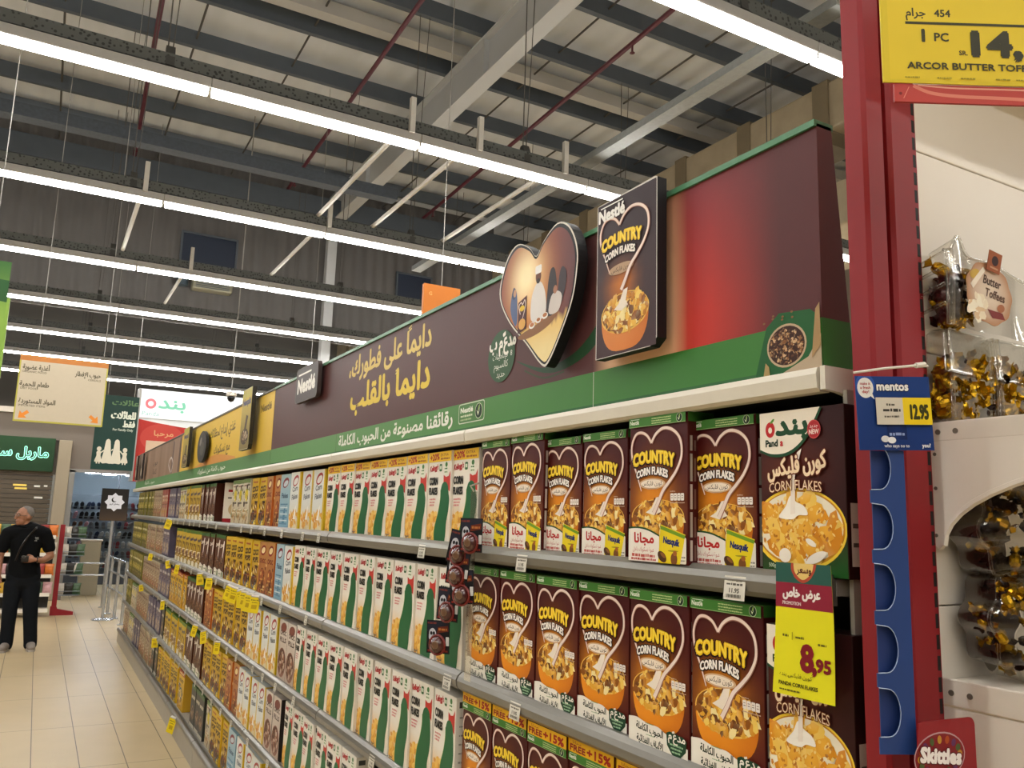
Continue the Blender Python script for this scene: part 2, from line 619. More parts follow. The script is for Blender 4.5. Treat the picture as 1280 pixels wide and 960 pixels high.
def country_bowl(a, cx, cy, rx, ry, body, cup='#ee9420', seed=3, n=170):
    cup_line = [(cx + rx * .985 * math.copysign(abs(math.cos(w)) ** .62, math.cos(w)), cy - body * math.sin(w) ** .9) for w in [q * math.pi / 18 for q in range(19)]]
    a.shells(cup_line[::-1], (cx, cy - body * .3), lambda x, y: mix(cup, '#c8690f', max(0, (x - cx) / rx) * .8 + max(0, (cy - y) / body - .6)), 3)
    a.ell(cx, cy, rx, ry, '#f0c058'); a.ell(cx, cy + .1, rx * .96, ry * .93, '#8a5214')
    a.flakes(cx, cy + .1, rx * .92, ry * .88, n, rx * .14, FLAKE, seed=seed)
    # milk falling into the flakes
    a.poly([(cx - rx * .42, cy + ry * .25), (cx - rx * .2, cy + ry * .5), (cx - rx * .02, cy + ry * 1.1), (cx + rx * .16, cy + ry * 1.15), (cx + rx * .08, cy + ry * .55), (cx + rx * .18, cy + ry * .3), (cx - rx * .1, cy + ry * .1)], '#f2e6d6')

def country_art(kind):
    """kind: promo (free gift panel), grain (whole grain panel), free (yellow +15% strip on top)."""
    W, H = 18.5, 29.0
    extra = 2.9 if kind == 'free' else 0.0
    a = Art(W, H + extra)
    country_base(a, W, H)
    g = 27.1
    if kind == 'grain':
        country_bowl(a, 9.1, 10.4, 8.3, 3.9, 7.2)
    else:
        country_bowl(a, 9.1, 8.8, 8.5, 3.5, 8.0)
    a.ell(7.6, 15.4, 4.3, 1.1, '#d8b48a'); a.ell(7.6, 15.4, 3.7, .85, '#f0e2d0')
    a.text(ar('كورن فليكس'), 7.6, 15.1, 1.25, '#3a221a', width=6.6, bold=.01)
    a.scribble(6.0, 9.2, 14.3, .22, '#c9a684', seed=8)
    heart_mark(a)
    for j in range(4):
        a.rrect(13.6 + j * 1.08, 12.0, 14.56 + j * 1.08, 13.4, .2, '#efe6dc'); a.rect(13.8 + j * 1.08, 12.5, 14.3 + j * 1.08, 12.62, '#7a5a50'); a.rect(13.8 + j * 1.08, 12.9, 14.3 + j * 1.08, 13.0, '#7a5a50')
    a.scribble(13.6, 15.2, 13.7, .2, '#c8a890', seed=4); a.scribble(13.6, 18.0, 11.5, .2, '#c8a890', seed=5)
    if kind == 'grain':
        wav = smooth_curve([(-.2, 4.6), (2.5, 4.9), (5, 4.5), (7, 4.3), (9.5, 4.3), (11.5, 3.7), (13, 3.3), (15, 2.6), (18.7, 2.2)], 5)
        a.poly([(-.2, 0)] + wav + [(18.7, 0)], '#f1ece0')
        a.text(ar('الحبوب الكاملة'), 6.8, 2.75, 1.75, '#26301f', width=8.6, bold=.03, rot=-.04)
        a.text(ar('الألياف الغذائية'), 6.9, .55, 1.65, '#26301f', width=8.4, bold=.03, rot=-.04)
        a.scribble(5.5, 8.2, 4.25, .16, '#7fa070', seed=2); a.scribble(5.8, 8.4, 2.2, .16, '#7fa070', seed=3)
        a.poly([(12.2, 3.9), (13.2, 4.3), (17.2, 4.0), (18.2, 3.4), (18.0, 1.6), (16.4, .3), (15.2, .0), (13.9, .4), (12.4, 1.8)], '#17402a')
        a.text(ar('مدعّم'), 15.3, 3.0, 1.9, '#f1ece0', width=5.0, bold=.03)
        for j in range(3):
            a.scribble(13.3 + .3 * j, 17.2 - .4 * j, 2.0 - .6 * j, .32, '#9cc49c', seed=20 + j)
    elif kind == 'promo':
        top = smooth_curve([(-.2, 6.3), (3, 6.5), (6.5, 6.1), (10.2, 5.0)], 5)
        a.poly([(-.2, 0)] + [(x, y + .35) for x, y in top] + [(10.2, 0)], '#1f4a22')
        a.poly([(-.2, 0)] + top + [(10.2, 0)], '#efe8dc')
        a.text(ar('مجانا'), 5.2, 3.7, 2.7, '#b8201c', width=6.4, bold=.045)
        a.text(ar('عبوة نسكويك داخل'), 5.0, 2.0, 1.2, '#b8504c', width=7.0, bold=.02)
        a.scribble(1.2, 9.0, .9, .6, '#c05a50', seed=11); a.scribble(1.0, 9.2, .25, .45, '#b84840', seed=12)
        a.rrect(15.6, .1, 18.5, 5.0, .3, '#ece4d4'); a.scribble(15.9, 18.2, 1.2, .3, '#8a8478', seed=6); a.scribble(15.9, 18.2, .6, .3, '#8a8478', seed=7)
        a.poly([(9.9, -.2), (10.7, 7.4), (18.3, 5.6), (16.6, -.2)], '#ead21e')
        a.poly([(10.6, 6.5), (10.75, 7.2), (18.3, 5.4), (18.0, 4.8)], '#6f9a24')
        a.text('Nesquik', 14.0, 3.6, 1.8, '#1c2a6a', width=4.9, bold=.05, rot=-.12)
        a.ell(14.6, 2.4, 1.6, .14, '#9a8f1c'); a.ell(11.2, 1.2, 1.5, .9, '#4a2a14', rot=-.5); a.ell(11.5, 1.5, .9, .35, '#8a5a2a', rot=-.5)
        a.ell(14.9, .9, 1.0, 1.2, '#7a4a22'); a.ell(15.2, 2.0, .6, .5, '#a8642a')
    if kind == 'free':
        wav = smooth_curve([(-.2, 4.6), (5, 4.5), (9.5, 4.3), (13, 3.3), (18.7, 2.2)], 5)
        a.poly([(-.2, 0)] + wav + [(18.7, 0)], '#f1ece0')
        a.text(ar('الحبوب الكاملة'), 6.8, 2.75, 1.75, '#26301f', width=8.6, bold=.03)
        a.rect(0, H, W, H + extra, '#e6b018')
        a.text('FREE', .7, H + .4, 1.9, '#8a2014', align='L', width=6.4, bold=.06)
        a.text('+15%', 12.6, H + .4, 2.5, '#a01c12', width=9.4, bold=.06)
        a.text(ar('مجانا'), 3.6, H + 2.0, .9, '#8a2014', width=3.6, bold=.02)
    green_top(a, W, g, H)
    return a

def panda_art():
    W, H = 20.5, 28.0
    a = Art(W, H)
    a.grid(0, 0, W, H, 10, 14, lambda x, y: mix(mix('#2e0f12', '#5a2418', math.exp(-((x - 7) / 9) ** 2 - ((y - 18) / 6) ** 2)), '#1f5a24', max(0, 1 - (y + (20 - x) * .12) / 8.5)))
    bx, by, rx, ry = 9.2, 7.6, 11.4, 6.9
    a.ell(bx, by, rx, ry, '#f5d040', n=48); a.ell(bx + .1, by + .1, rx * .955, ry * .93, '#c88a1c', n=48); a.ell(bx, by + .2, rx * .925, ry * .88, '#f3ead2', n=48)
    cols = ['#f2b83a', '#e59a22', '#f6cc5c', '#d98c1c']
    a.flakes(bx, by + .2, rx * .85, ry * .78, 66, 2.5, cols, seed=5)
    r = random.Random(4)
    for x, y, q in ((6.2, 8.6, 2.6), (13.5, 10.4, 2.2), (12.2, 4.9, 2.4), (7.0, 4.0, 2.3), (10.6, 7.6, 2.3), (3.4, 6.2, 2.0), (16.0, 7.0, 2.0), (3.0, 10.5, 1.9)):
        P = [(x + q * math.cos(w) * r.uniform(.6, 1.15), y + q * .75 * math.sin(w) * r.uniform(.6, 1.15)) for w in [k * .5712 for k in range(11)]]
        a.shells(P, (x, y), lambda px, py, x=x, y=y, q=q: mix('#f2b640', '#dd9626', min(1, math.hypot(px - x, py - y) / q * .5 + (y - py) * .12)), 3)
    a.flakes(bx, by + .2, rx * .85, ry * .76, 150, .42, ['#c9801c', '#f8d884', '#b8701a', '#f6cc66'], seed=15)
    a.poly(smooth_curve([(4.6, 9.6), (6.4, 11.4), (7.6, 13.2), (9.0, 12.2), (11.0, 11.4), (11.8, 10.0), (9.6, 9.9), (8.4, 9.3), (7.0, 9.2)], 4, True), '#fbf6ea')
    a.ell(6.0, 3.1, 1.5, 1.2, '#f7efe0'); a.ell(13.6, 3.0, 2.4, .8, '#f7efe0', rot=.35); a.ell(12.4, 5.4, 1.3, .5, '#f7efe0', rot=-.4)
    a.poly([(7.6, 10.0), (7.9, 16.2), (9.6, 20.6), (10.7, 21.2), (8.9, 16.4), (8.8, 10.2)], '#f3e9dc')
    sw = smooth_curve([(-.3, 21.6), (3, 20.6), (7, 20.7), (10.5, 22.3), (13.4, 25.2), (15.6, 28.4)], 6)
    a.poly([(-.3, 28.3)] + [(x + .25, y - .55) for x, y in sw], '#1d4a2c')
    a.poly([(-.3, 28.3)] + sw, '#f3ead8')
    a.text(ar('بند'), 8.3, 23.9, 4.6, '#1d4a2c', width=7.8, bold=.06)
    a.ell(2.8, 24.9, 1.25, 1.4, '#c0282a'); a.ell(2.8, 24.8, .5, .55, '#f3ead8'); a.ell(3.4, 26.4, .65, .25, '#5c9a3c', rot=.6)
    a.text('Pand', 1.6, 21.9, 1.7, '#16301f', align='L', bold=.05); a.text('a', 5.45, 21.9, 1.7, '#c0282a', align='L', bold=.05)
    a.ell(13.9, 24.3, 1.6, 1.6, '#c84848'); a.ell(13.9, 24.3, 1.42, 1.42, '#b02a30')
    a.text('NEW', 13.9, 23.5, 1.1, '#f4dcd4', width=2.3, bold=.04); a.text(ar('جديد'), 13.9, 24.6, 1.0, '#f4dcd4', width=2.0, bold=.02)
    a.text(ar('كورن فليكس'), 9.4, 17.2, 4.0, '#f4dcb8', width=14.6, bold=.035, rot=.10, edge='#6a2c18', edge_w=.05)
    def arch(px, py):
        return px, py - .06 * (px / 2.3) ** 2 + .3
    a.text('CORN FLAKES', 8.9, 13.9, 2.4, '#f2dcb8', width=13.0, bold=.02, warp=arch, edge='#7a3a1a', edge_w=.04)
    a.text('500g', 2.0, 1.0, .95, '#cfe0c0', align='L')
    return a

def flakes_art(extra):
    """White corn flakes carton: a plain green ribbon under a red block; the bird on the real carton is left out."""
    W, H = 17.6, 29.0
    a = Art(W, H)
    def fn(x, y):
        g = max(0, 1 - abs(y - 6.0) / 7.0) * max(.25, 1 - x / 22)
        return mix('#f0ebdf', '#e8b04c', g * .85)
    a.grid(0, 0, W, H, 8, 14, fn)
    top = H - (3.4 if extra else .6)
    a.flakes(5.0, 4.4, 5.0, 5.0, 75, 1.6, ['#e8ac3c', '#d8922a', '#f2c868', '#f0bc50'], seed=6)
    a.poly([(12.0, top - 4.2), (12.2, top - 7.4), (17.2, top - 9.6), (17.2, top - 2.9), (15.8, top - 4.6), (13.9, top - 4.9)], '#c4352c')
    lft = smooth_curve([(10.2, top - 9.0), (10.2, top - 12.0), (9.0, top - 16), (7.0, top - 20), (6.2, 3.0), (6.6, .2)], 6)
    rgt = smooth_curve([(14.6, .2), (15.2, 3.0), (15.4, 6.2), (16.6, 10.0), (17.0, 13.4), (16.4, top - 10.2), (15.6, top - 7.6), (13.6, top - 6.4), (11.4, top - 7.0), (10.2, top - 9.0)], 6)
    a.poly([(x - .22, y) for x, y in lft] + rgt, '#8fb03c')
    def gr(x, y):
        return mix('#2c6a34', '#174a2c', max(0, (x - 11) / 5))
    P = lft + rgt[:-1]
    a.poly(P, '#1a6238')
    a.text("Kellogg's", 4.4, top - 2.6, 2.5, '#b8242c', width=6.6, bold=.04, shear=.2, rot=.10)
    a.rrect(8.6, top - 3.0, 10.6, top - .6, .5, '#33683c'); a.rrect(8.9, top - 2.3, 10.3, top - 1.2, .2, '#d8e4cc')
    a.rrect(12.4, top - 4.2, 15.2, top - .2, .3, '#eef2e0'); a.ell(14.0, top - .9, .9, .8, '#3f7a3a'); a.scribble(12.7, 14.9, top - 2.4, .5, '#4c7a48', seed=9); a.scribble(12.7, 14.9, top - 3.5, .5, '#7c9a68', seed=10)
    a.text('CORN', 4.4, top - 7.2, 3.3, '#1d1d1b', width=6.4, bold=.06)
    a.text('FLAKES', 4.4, top - 10.4, 3.1, '#1d1d1b', width=6.4, bold=.06)
    for j in range(3):
        a.scribble(1.8, 6.6 - .5 * j, top - 12.2 - .95 * j, .55, '#d88a86', seed=30 + j)
    a.scribble(1.0, 4.2, .9, .5, '#6a6a60', seed=44)
    if extra:
        a.rect(0, H - 3.2, W, H, '#f0c41c')
        a.text('+20%', 4.8, H - 2.6, 2.9, '#b0281c', width=7.2, bold=.05, rot=.04)
        a.text('EXTRA', 12.4, H - 1.5, 1.2, '#a8641c', width=6.0, bold=.03)
        a.scribble(9.6, 16.4, H - 2.6, .6, '#a8641c', seed=15)
    return a

def small_art(kind):
    """Cartons farther down the aisle, whose print the photograph only shows as patches."""
    W, H = 17.5, 28.5
    a = Art(W, H)
    r = random.Random(len(kind) * 7 + 3)
    if kind == 'honey':                                     # white and pale blue, red swirl, flakes at the foot
        a.grid(0, 0, W, H, 3, 6, lambda x, y: mix('#dfe3e0', '#e6d6b0', max(0, 1 - y / 12)))
        a.ell(9, 24.2, 5.2, 2.6, '#a82c2c', rot=.25); a.ell(9.2, 23.9, 4.0, 1.6, '#e4e0da', rot=.25)
        a.text('Corn', 8.6, 19.0, 3.6, '#6b7078', width=9, bold=.04, rot=.1); a.text('Flakes', 8.6, 15.0, 3.6, '#6b7078', width=10, bold=.04, rot=.1)
        a.flakes(8.6, 5.2, 7.6, 4.2, 50, 1.7, ['#e6a838', '#d8902c', '#f0c870'], seed=7)
        a.rect(15.9, 0, W, H, '#e4c028'); a.poly([(8.0, 5), (11, 11), (12.5, 12), (11.4, 5)], '#f4f0e8')
    elif kind == 'blue':
        a.grid(0, 0, W, H, 3, 6, lambda x, y: mix('#7fa8c0', '#a8c4cc', y / H))
        a.ell(9, 24, 5.4, 2.6, '#8a3440', rot=.2); a.ell(9.2, 23.6, 4, 1.5, '#c9d6dc', rot=.2)
        a.text('Flakes', 8.6, 16.0, 3.6, '#35506a', width=11, bold=.04)
        a.poly([(6, 2), (9, 11), (11.5, 12), (10.5, 2)], '#4f86a8')
        for j in range(7): a.rect(2, 2 + j * 1.7, 15, 2.7 + j * 1.7, '#c4d4d8' if j % 2 else '#5f8cab')
    elif kind == 'orange':
        a.grid(0, 0, W, H, 3, 6, lambda x, y: mix('#a85c34', '#c08a4c', y / H))
        a.ell(8.8, 24, 5.6, 2.8, '#8e2a22', rot=.15); a.ell(8.8, 24, 4.2, 1.7, '#efd9a0', rot=.15)
        a.text('CHOC', 8.8, 17.0, 3.4, '#7a2a1a', width=12, bold=.05)
        a.ell(9, 7.5, 5.2, 6.8, '#6a2c1a'); a.ell(9, 9.5, 4.2, 4.2, '#a85a30')
        a.flakes(9, 4, 7, 3.2, 30, 1.5, ['#7a4420', '#9a5c2c', '#5a2f16'], seed=2)
        busy(a, ['#5a2416', '#e8c880', '#8a4424', '#3c1c12', '#d8a050'], 2, 20, 0, 15)
    elif kind == 'coco':
        a.grid(0, 0, W, H, 3, 6, lambda x, y: mix('#b98a22', '#d8b42c', y / H))
        a.scribble(3, 14, 25.6, 1.2, '#a83a28', seed=1)
        a.text('COCO', 8.8, 20.4, 4.4, '#3a2016', width=14.4, bold=.07, rot=.05); a.text('POPS', 8.8, 16.2, 4.2, '#3a2016', width=13, bold=.07, rot=.05)
        a.ell(7.0, 4.6, 6.2, 3.6, '#4a6a88'); a.ell(7.0, 5.4, 5.4, 2.4, '#4c2a16'); a.flakes(7, 5.4, 4.8, 2, 27, 1.0, ['#5a3218', '#7c4a26', '#3a1d0e'], seed=8)
        a.ell(12.8, 11.0, 3.2, 3.6, '#7c4a24'); a.rrect(10.5, .6, 14.5, 3.2, .4, '#f0d84a')
        busy(a, ['#3a2016', '#6a4424', '#f0e0a0', '#8a3a28', '#b88a24'], 1, 22, 0, 14)
    elif kind == 'pale':
        a.grid(0, 0, W, H, 3, 6, lambda x, y: mix('#c9bb9c', '#d9d2c0', y / H))
        a.rect(0, 26, W, H, '#6f8a4c'); a.ell(9.5, 18.5, 4.2, 4.0, '#e0c830'); a.scribble(2.5, 14, 13, 1.4, '#5a5044', seed=2)
        a.flakes(8.6, 5.4, 7, 4.4, 36, 1.6, ['#c8a468', '#a87c44', '#8a6a4c', '#d8bc88'], seed=9)
        a.scribble(2, 12, 24, 1.0, '#8a4038', seed=3)
        busy(a, ['#6a5a44', '#a8885c', '#e8dfc8', '#7a8a50', '#54463a'], 3, 20)
    elif kind == 'choc':
        a.grid(0, 0, W, H, 3, 6, lambda x, y: mix('#4a2618', '#5c3622', y / H))
        a.rect(0, 26.2, W, H, '#3f6a30')
        a.poly([(9.5, 9), (12.0, 14), (14.5, 20), (15.0, 24.5), (12.6, 25), (11.0, 21), (10.2, 15)], '#e9e0d2')
        a.text('Chocos', 7.4, 20.5, 3.4, '#efe4d4', width=11.5, bold=.05, rot=.16)
        a.flakes(8.6, 9.0, 7, 4.6, 48, 1.5, ['#6a3a1c', '#3c1c10', '#8a5228', '#55301a'], seed=3)
        a.poly(smooth_curve([(-.2, 5.2), (5, 5.6), (10, 4.6), (17.8, 4.0)], 4) + [(17.8, 0), (-.2, 0)], '#e4dfd0'); a.rrect(10.5, .6, 15.5, 4.0, 1.2, '#7a8a60'); a.scribble(2, 9, 2.2, .8, '#6a6252', seed=4)
    elif kind == 'nes':
        a.grid(0, 0, W, H, 3, 6, lambda x, y: mix('#b8902c', '#d0b038', y / H))
        a.rect(0, 26.2, W, H, '#5a7f30')
        a.text('Nesquik', 8.8, 20.6, 3.8, '#2a3060', width=14, bold=.05, rot=.1)
        a.ell(8.6, 8.6, 7.2, 4.0, '#e9e0d0'); a.flakes(8.6, 9.2, 6.4, 3.2, 45, 1.3, ['#5a3218', '#7c4a26', '#8e5c30'], seed=8)
        a.poly([(10, 10), (12, 17), (14.2, 17.4), (12.6, 9)], '#6a4426')
        a.poly(smooth_curve([(-.2, 4.4), (5, 4.6), (10, 4.0), (17.8, 3.2)], 4) + [(17.8, 0), (-.2, 0)], '#e6dfca'); a.rrect(10.5, .4, 15.5, 3.4, 1.1, '#a08c3c')
        busy(a, ['#4a3018', '#f0e2c0', '#6a4a28', '#b08a20', '#7c4a26'], 4, 20, 3, 18)
    elif kind == 'purple':
        a.grid(0, 0, W, H, 3, 6, lambda x, y: mix('#8a7f88', '#5d5568', y / H))
        a.scribble(2.5, 15, 21, 2.2, '#d8d2cc', seed=5); a.ell(8.8, 8.5, 6, 5.4, '#c9b8a0'); a.flakes(8.8, 8.5, 5.4, 4.6, 36, 1.5, ['#a8865a', '#7a5c48', '#5a4a68', '#d0b890'], seed=12)
        a.rect(0, 0, W, 2.0, '#3c3a58')
        busy(a, ['#3c3448', '#d8d0c4', '#8a7468', '#a89a8c', '#6a5a70'], 5, 26)
    elif kind == 'red':
        a.grid(0, 0, W, H, 3, 6, lambda x, y: mix('#b98a78', '#a03a30', min(.8, max(0, (y - 8) / 12))))
        a.scribble(2, 15, 20.5, 2.4, '#efe2d4', seed=6); a.scribble(3, 14, 16.5, 1.2, '#efd2a4', seed=7); a.flakes(8.6, 5.6, 6.8, 4.4, 36, 1.6, ['#c89a50', '#a8743a', '#e0c088'], seed=13)
        busy(a, ['#6a241e', '#e8d8b8', '#c89a50', '#5a3428', '#d8b890'], 6, 26)
    elif kind == 'muesli':
        a.grid(0, 0, W, H, 3, 6, lambda x, y: mix('#a07c54', '#b5a78c', y / H))
        a.scribble(2, 15, 21.5, 2.0, '#6a2c28', seed=16); a.scribble(3, 14, 17.8, 1.2, '#7d6a58', seed=17); a.flakes(8.6, 7.6, 7.4, 6.0, 45, 1.7, ['#b8844a', '#8f5a34', '#e0c490', '#a03c30'], seed=14)
        busy(a, ['#6a4a30', '#e8dcc0', '#8a5c34', '#a03c30', '#5a5044', '#d8b070'], 7, 30)
    elif kind == 'olive':
        a.grid(0, 0, W, H, 3, 6, lambda x, y: mix('#6f682c', '#8a7e34', y / H))
        a.rect(0, 0, W, 5, '#5d5a2a'); a.scribble(2, 15, 20.5, 2.2, '#e8e0b0', seed=18); a.ell(8.8, 11.5, 6, 5.4, '#c9b450'); a.flakes(8.8, 11.5, 5, 4.4, 30, 1.5, ['#9a8a2c', '#c8b048', '#6f7a2c'], seed=15)
        busy(a, ['#4c481c', '#d8cc80', '#6a6a2c', '#b89c30', '#3f4a20', '#8a6a2c'], 8, 30)
    elif kind == 'bowl':
        a.grid(0, 0, W, H, 3, 6, lambda x, y: mix('#b9a494', '#d6ccc2', y / H))
        a.ell(8.8, 25, 6, 2.4, '#7a3a30', rot=.1); a.text('CHOC', 8.8, 21.4, 3.0, '#4c3a34', width=12, bold=.05); a.text('FILLS', 8.8, 18.0, 3.0, '#4c3a34', width=12, bold=.05)
        a.ell(8.8, 8.2, 8.2, 7.0, '#8a5c4c'); a.ell(8.8, 8.6, 7.2, 6.0, '#5a3428'); a.flakes(8.8, 8.6, 6.4, 5.4, 42, 1.7, ['#7a4a34', '#94604a', '#4a281c', '#b9a090'], seed=21)
    elif kind == 'redwhite':
        a.rect(0, 0, W, H, '#e2d9c8'); a.rect(0, 0, W, 3, '#a8242c'); a.scribble(3, 14, 22, 2.0, '#a8302c', seed=22); a.scribble(3, 14, 17, 1.2, '#7a7468', seed=23); a.ell(8.8, 9.5, 5.0, 4.6, '#d3b98c')
    elif kind == 'honeyred':                                # yellow with a red strip on top
        a.grid(0, 0, W, H, 3, 6, lambda x, y: mix('#cfa030', '#e0b83a', y / H))
        a.rect(0, 25.4, W, H, '#b03a28'); a.scribble(2, 15, 26.2, 1.4, '#efd090', seed=24)
        a.text('HONEY', 8.8, 20.4, 3.4, '#5a3420', width=13, bold=.05); a.ell(8.8, 12.0, 4.6, 4.6, '#3f6488'); a.ell(8.8, 12.2, 3.0, 3.0, '#e4c468'); a.flakes(8.6, 4.4, 6.8, 3.2, 30, 1.5, ['#c8903a', '#a8743a', '#e8c070'], seed=25)
        busy(a, ['#6a3a20', '#f0dca0', '#a85a28', '#3f5a78', '#8a6420'], 9, 20, 2, 18)
    elif kind == 'dark':
        a.grid(0, 0, W, H, 3, 6, lambda x, y: mix('#3a3a34', '#4c4a44', y / H))
        a.rect(0, 25.8, W, H, '#4a6a3c'); a.scribble(2, 15, 19.5, 2.2, '#d0c8b4', seed=26); a.ell(8.8, 9.8, 6, 5.0, '#6a5040'); a.flakes(8.8, 9.8, 5.2, 4.2, 30, 1.4, ['#7a5a40', '#4a3426', '#a8886a'], seed=27)
        a.rect(0, 0, W, 2.4, '#cfc8b8')
    return a

def busy(a, cols, seed, n=16, y0=1.0, y1=25.0):
    """Small pictures and lines of print too far off to read."""
    r = random.Random(seed)
    for _ in range(n):
        x, y, c = r.uniform(1, a.W - 1), r.uniform(y0, y1), r.choice(cols)
        q = r.random()
        if q < .4:
            a.ell(x, y, r.uniform(.6, 2.4), r.uniform(.5, 2.0), c, rot=r.uniform(0, 3), n=10)
        elif q < .7:
            a.scribble(max(.5, x - 4), min(a.W - .5, x + 4), y, r.uniform(.5, 1.5), c, seed=r.randrange(99))
        else:
            a.poly([(x + r.uniform(-2.5, 2.5), y + r.uniform(-2.5, 2.5)) for _ in range(3)], c)

KINDS = {}

def carton(kind, art, depth, side, top, back=None, side_print=None, name='cereal_box'):
    """One carton mesh: a soft-edged box with the print on its face, its near side and its top."""
    W, H = art.W * .01, art.H * .01
    b = .0018
    mb = MB()
    s, t = lin(side), lin(top)
    tmp = MB(); tmp.box(-W / 2, W / 2, 0, depth, 0, H, b=b)
    for f, _, _ in zip(tmp.f, tmp.mi, tmp.c):
        pts = [tmp.v[i] for i in f]
        zc = sum(p[2] for p in pts) / len(pts)
        mb.face(pts, t if zc > H - b * .6 else s)
    m = b
    art.stamp(mb, lambda x, y, l: (-W / 2 + m + x * (1 - 2 * m / W), -l, m * .6 + y * (1 - 1.2 * m / H)))
    # closing flaps of the lid, seen edge-on from above
    mb.face([(-W / 2 + .003, depth * .52, H + .0006), (W / 2 - .003, depth * .52, H + .0006), (W / 2 - .003, depth * .535, H + .0006), (-W / 2 + .003, depth * .535, H + .0006)], mix(top, '#101010', .5))
    if side_print:
        sa = Art(depth * 100, art.H)
        side_print(sa)
        sa.stamp(mb, lambda x, y, l: (W / 2 + l, x, y))
    KINDS[kind] = (mb.mesh(name, PRINT), W, H, depth)

def country_side(sa):
    h = sa.H
    for y0, y1, c in ((.03, .16, '#cfc6bc'), (.18, .34, '#b8b0a4'), (.36, .52, '#c9c0b6'), (.54, .72, '#b0a89c'), (.74, .84, '#a89a90')):
        sa.rect(.5, h * y0, 1.1, h * y1, c); sa.rect(1.5, h * y0, 2.0, h * (y1 - .03), '#7a5a50')
    g = h - (4.8 if h > 30 else 1.9)
    sa.rect(0, g, sa.W, g + 1.9, '#35682a')
    if h > 30: sa.rect(0, h - 2.9, sa.W, h, '#d8a416')

def white_side(sa):
    h = sa.H
    for j in range(9):
        sa.scribble(1.2, sa.W - .8, h * (.12 + .085 * j), .5, '#a49e90', seed=60 + j)
    sa.rect(1.0, h * .9, 3.6, h * .96, '#4a4a44')

def dark_side(sa):
    sa.rect(.8, 2.0, sa.W - .8, 12.0, '#cfc9b8'); sa.scribble(1.2, sa.W - 1.2, 8, .8, '#5a5248', seed=5); sa.scribble(1.2, sa.W - 1.2, 5, .8, '#5a5248', seed=6)

carton('promo', country_art('promo'), .068, '#4a1412', '#3f7a2e', side_print=country_side)
carton('grain', country_art('grain'), .068, '#4a1412', '#3f7a2e', side_print=country_side)
carton('free', country_art('free'), .068, '#4a1412', '#d8a416', side_print=country_side)
carton('panda', panda_art(), .062, '#2a1210', '#2a1210', side_print=dark_side)
carton('extra', flakes_art(True), .066, '#e9e3d4', '#ecc01c', side_print=white_side)
carton('plain', flakes_art(False), .066, '#e9e3d4', '#efe9dc', side_print=white_side)
for kd, sd, tp in (('honey', '#dcb92c', '#d8dcd8'), ('blue', '#7fa6bc', '#9cbac6'), ('orange', '#c0672e', '#d09a4c'), ('coco', '#dcb22c', '#e2bc30'), ('pale', '#c8bda4', '#6f8a4c'),
                   ('choc', '#4a2618', '#3f6a30'), ('nes', '#dcb22e', '#5a7f30'), ('purple', '#5d5568', '#6a6276'), ('red', '#9a3a30', '#a03a30'), ('muesli', '#b9a88c', '#cdbfa4'),
                   ('olive', '#7f7a34', '#9a8f3c'), ('bowl', '#2c2522', '#cfc4ba'), ('redwhite', '#8a1f26', '#e2d9c8'), ('honeyred', '#cfa030', '#b03a28'), ('dark', '#3a3a34', '#4a6a3c')):
    carton(kd, small_art(kd), .065, sd, tp)

DESCR = {
    'promo': 'brown corn flakes box with sachet', 'grain': 'brown corn flakes box with bowl', 'free': 'brown corn flakes box with yellow strip',
    'panda': 'dark box with big yellow bowl', 'extra': 'white flakes box with yellow band', 'plain': 'white flakes box with green ribbon', 'honey': 'pale flakes box with red swirl',
    'blue': 'light blue flakes box', 'orange': 'orange-brown chocolate cereal box', 'coco': 'yellow chocolate cereal box', 'pale': 'pale green-topped cereal box',
    'choc': 'brown white-footed cereal box', 'nes': 'yellow green-topped cereal box', 'purple': 'grey-purple cereal box', 'red': 'red cereal box',
    'muesli': 'beige muesli box', 'olive': 'olive yellow cereal box', 'bowl': 'pale box showing dark bowl', 'redwhite': 'turned white box with red side',
    'honeyred': 'yellow red-topped cereal box', 'dark': 'dark grey cereal box'}
RUN = {'promo': 'brown promotional corn flakes boxes', 'grain': 'brown whole grain corn flakes boxes', 'free': 'brown bonus corn flakes boxes', 'extra': 'white bonus corn flakes boxes',
       'plain': 'white corn flakes boxes with green ribbon', 'honey': 'pale white flakes boxes', 'orange': 'orange-brown cereal boxes', 'coco': 'yellow chocolate cereal boxes'}

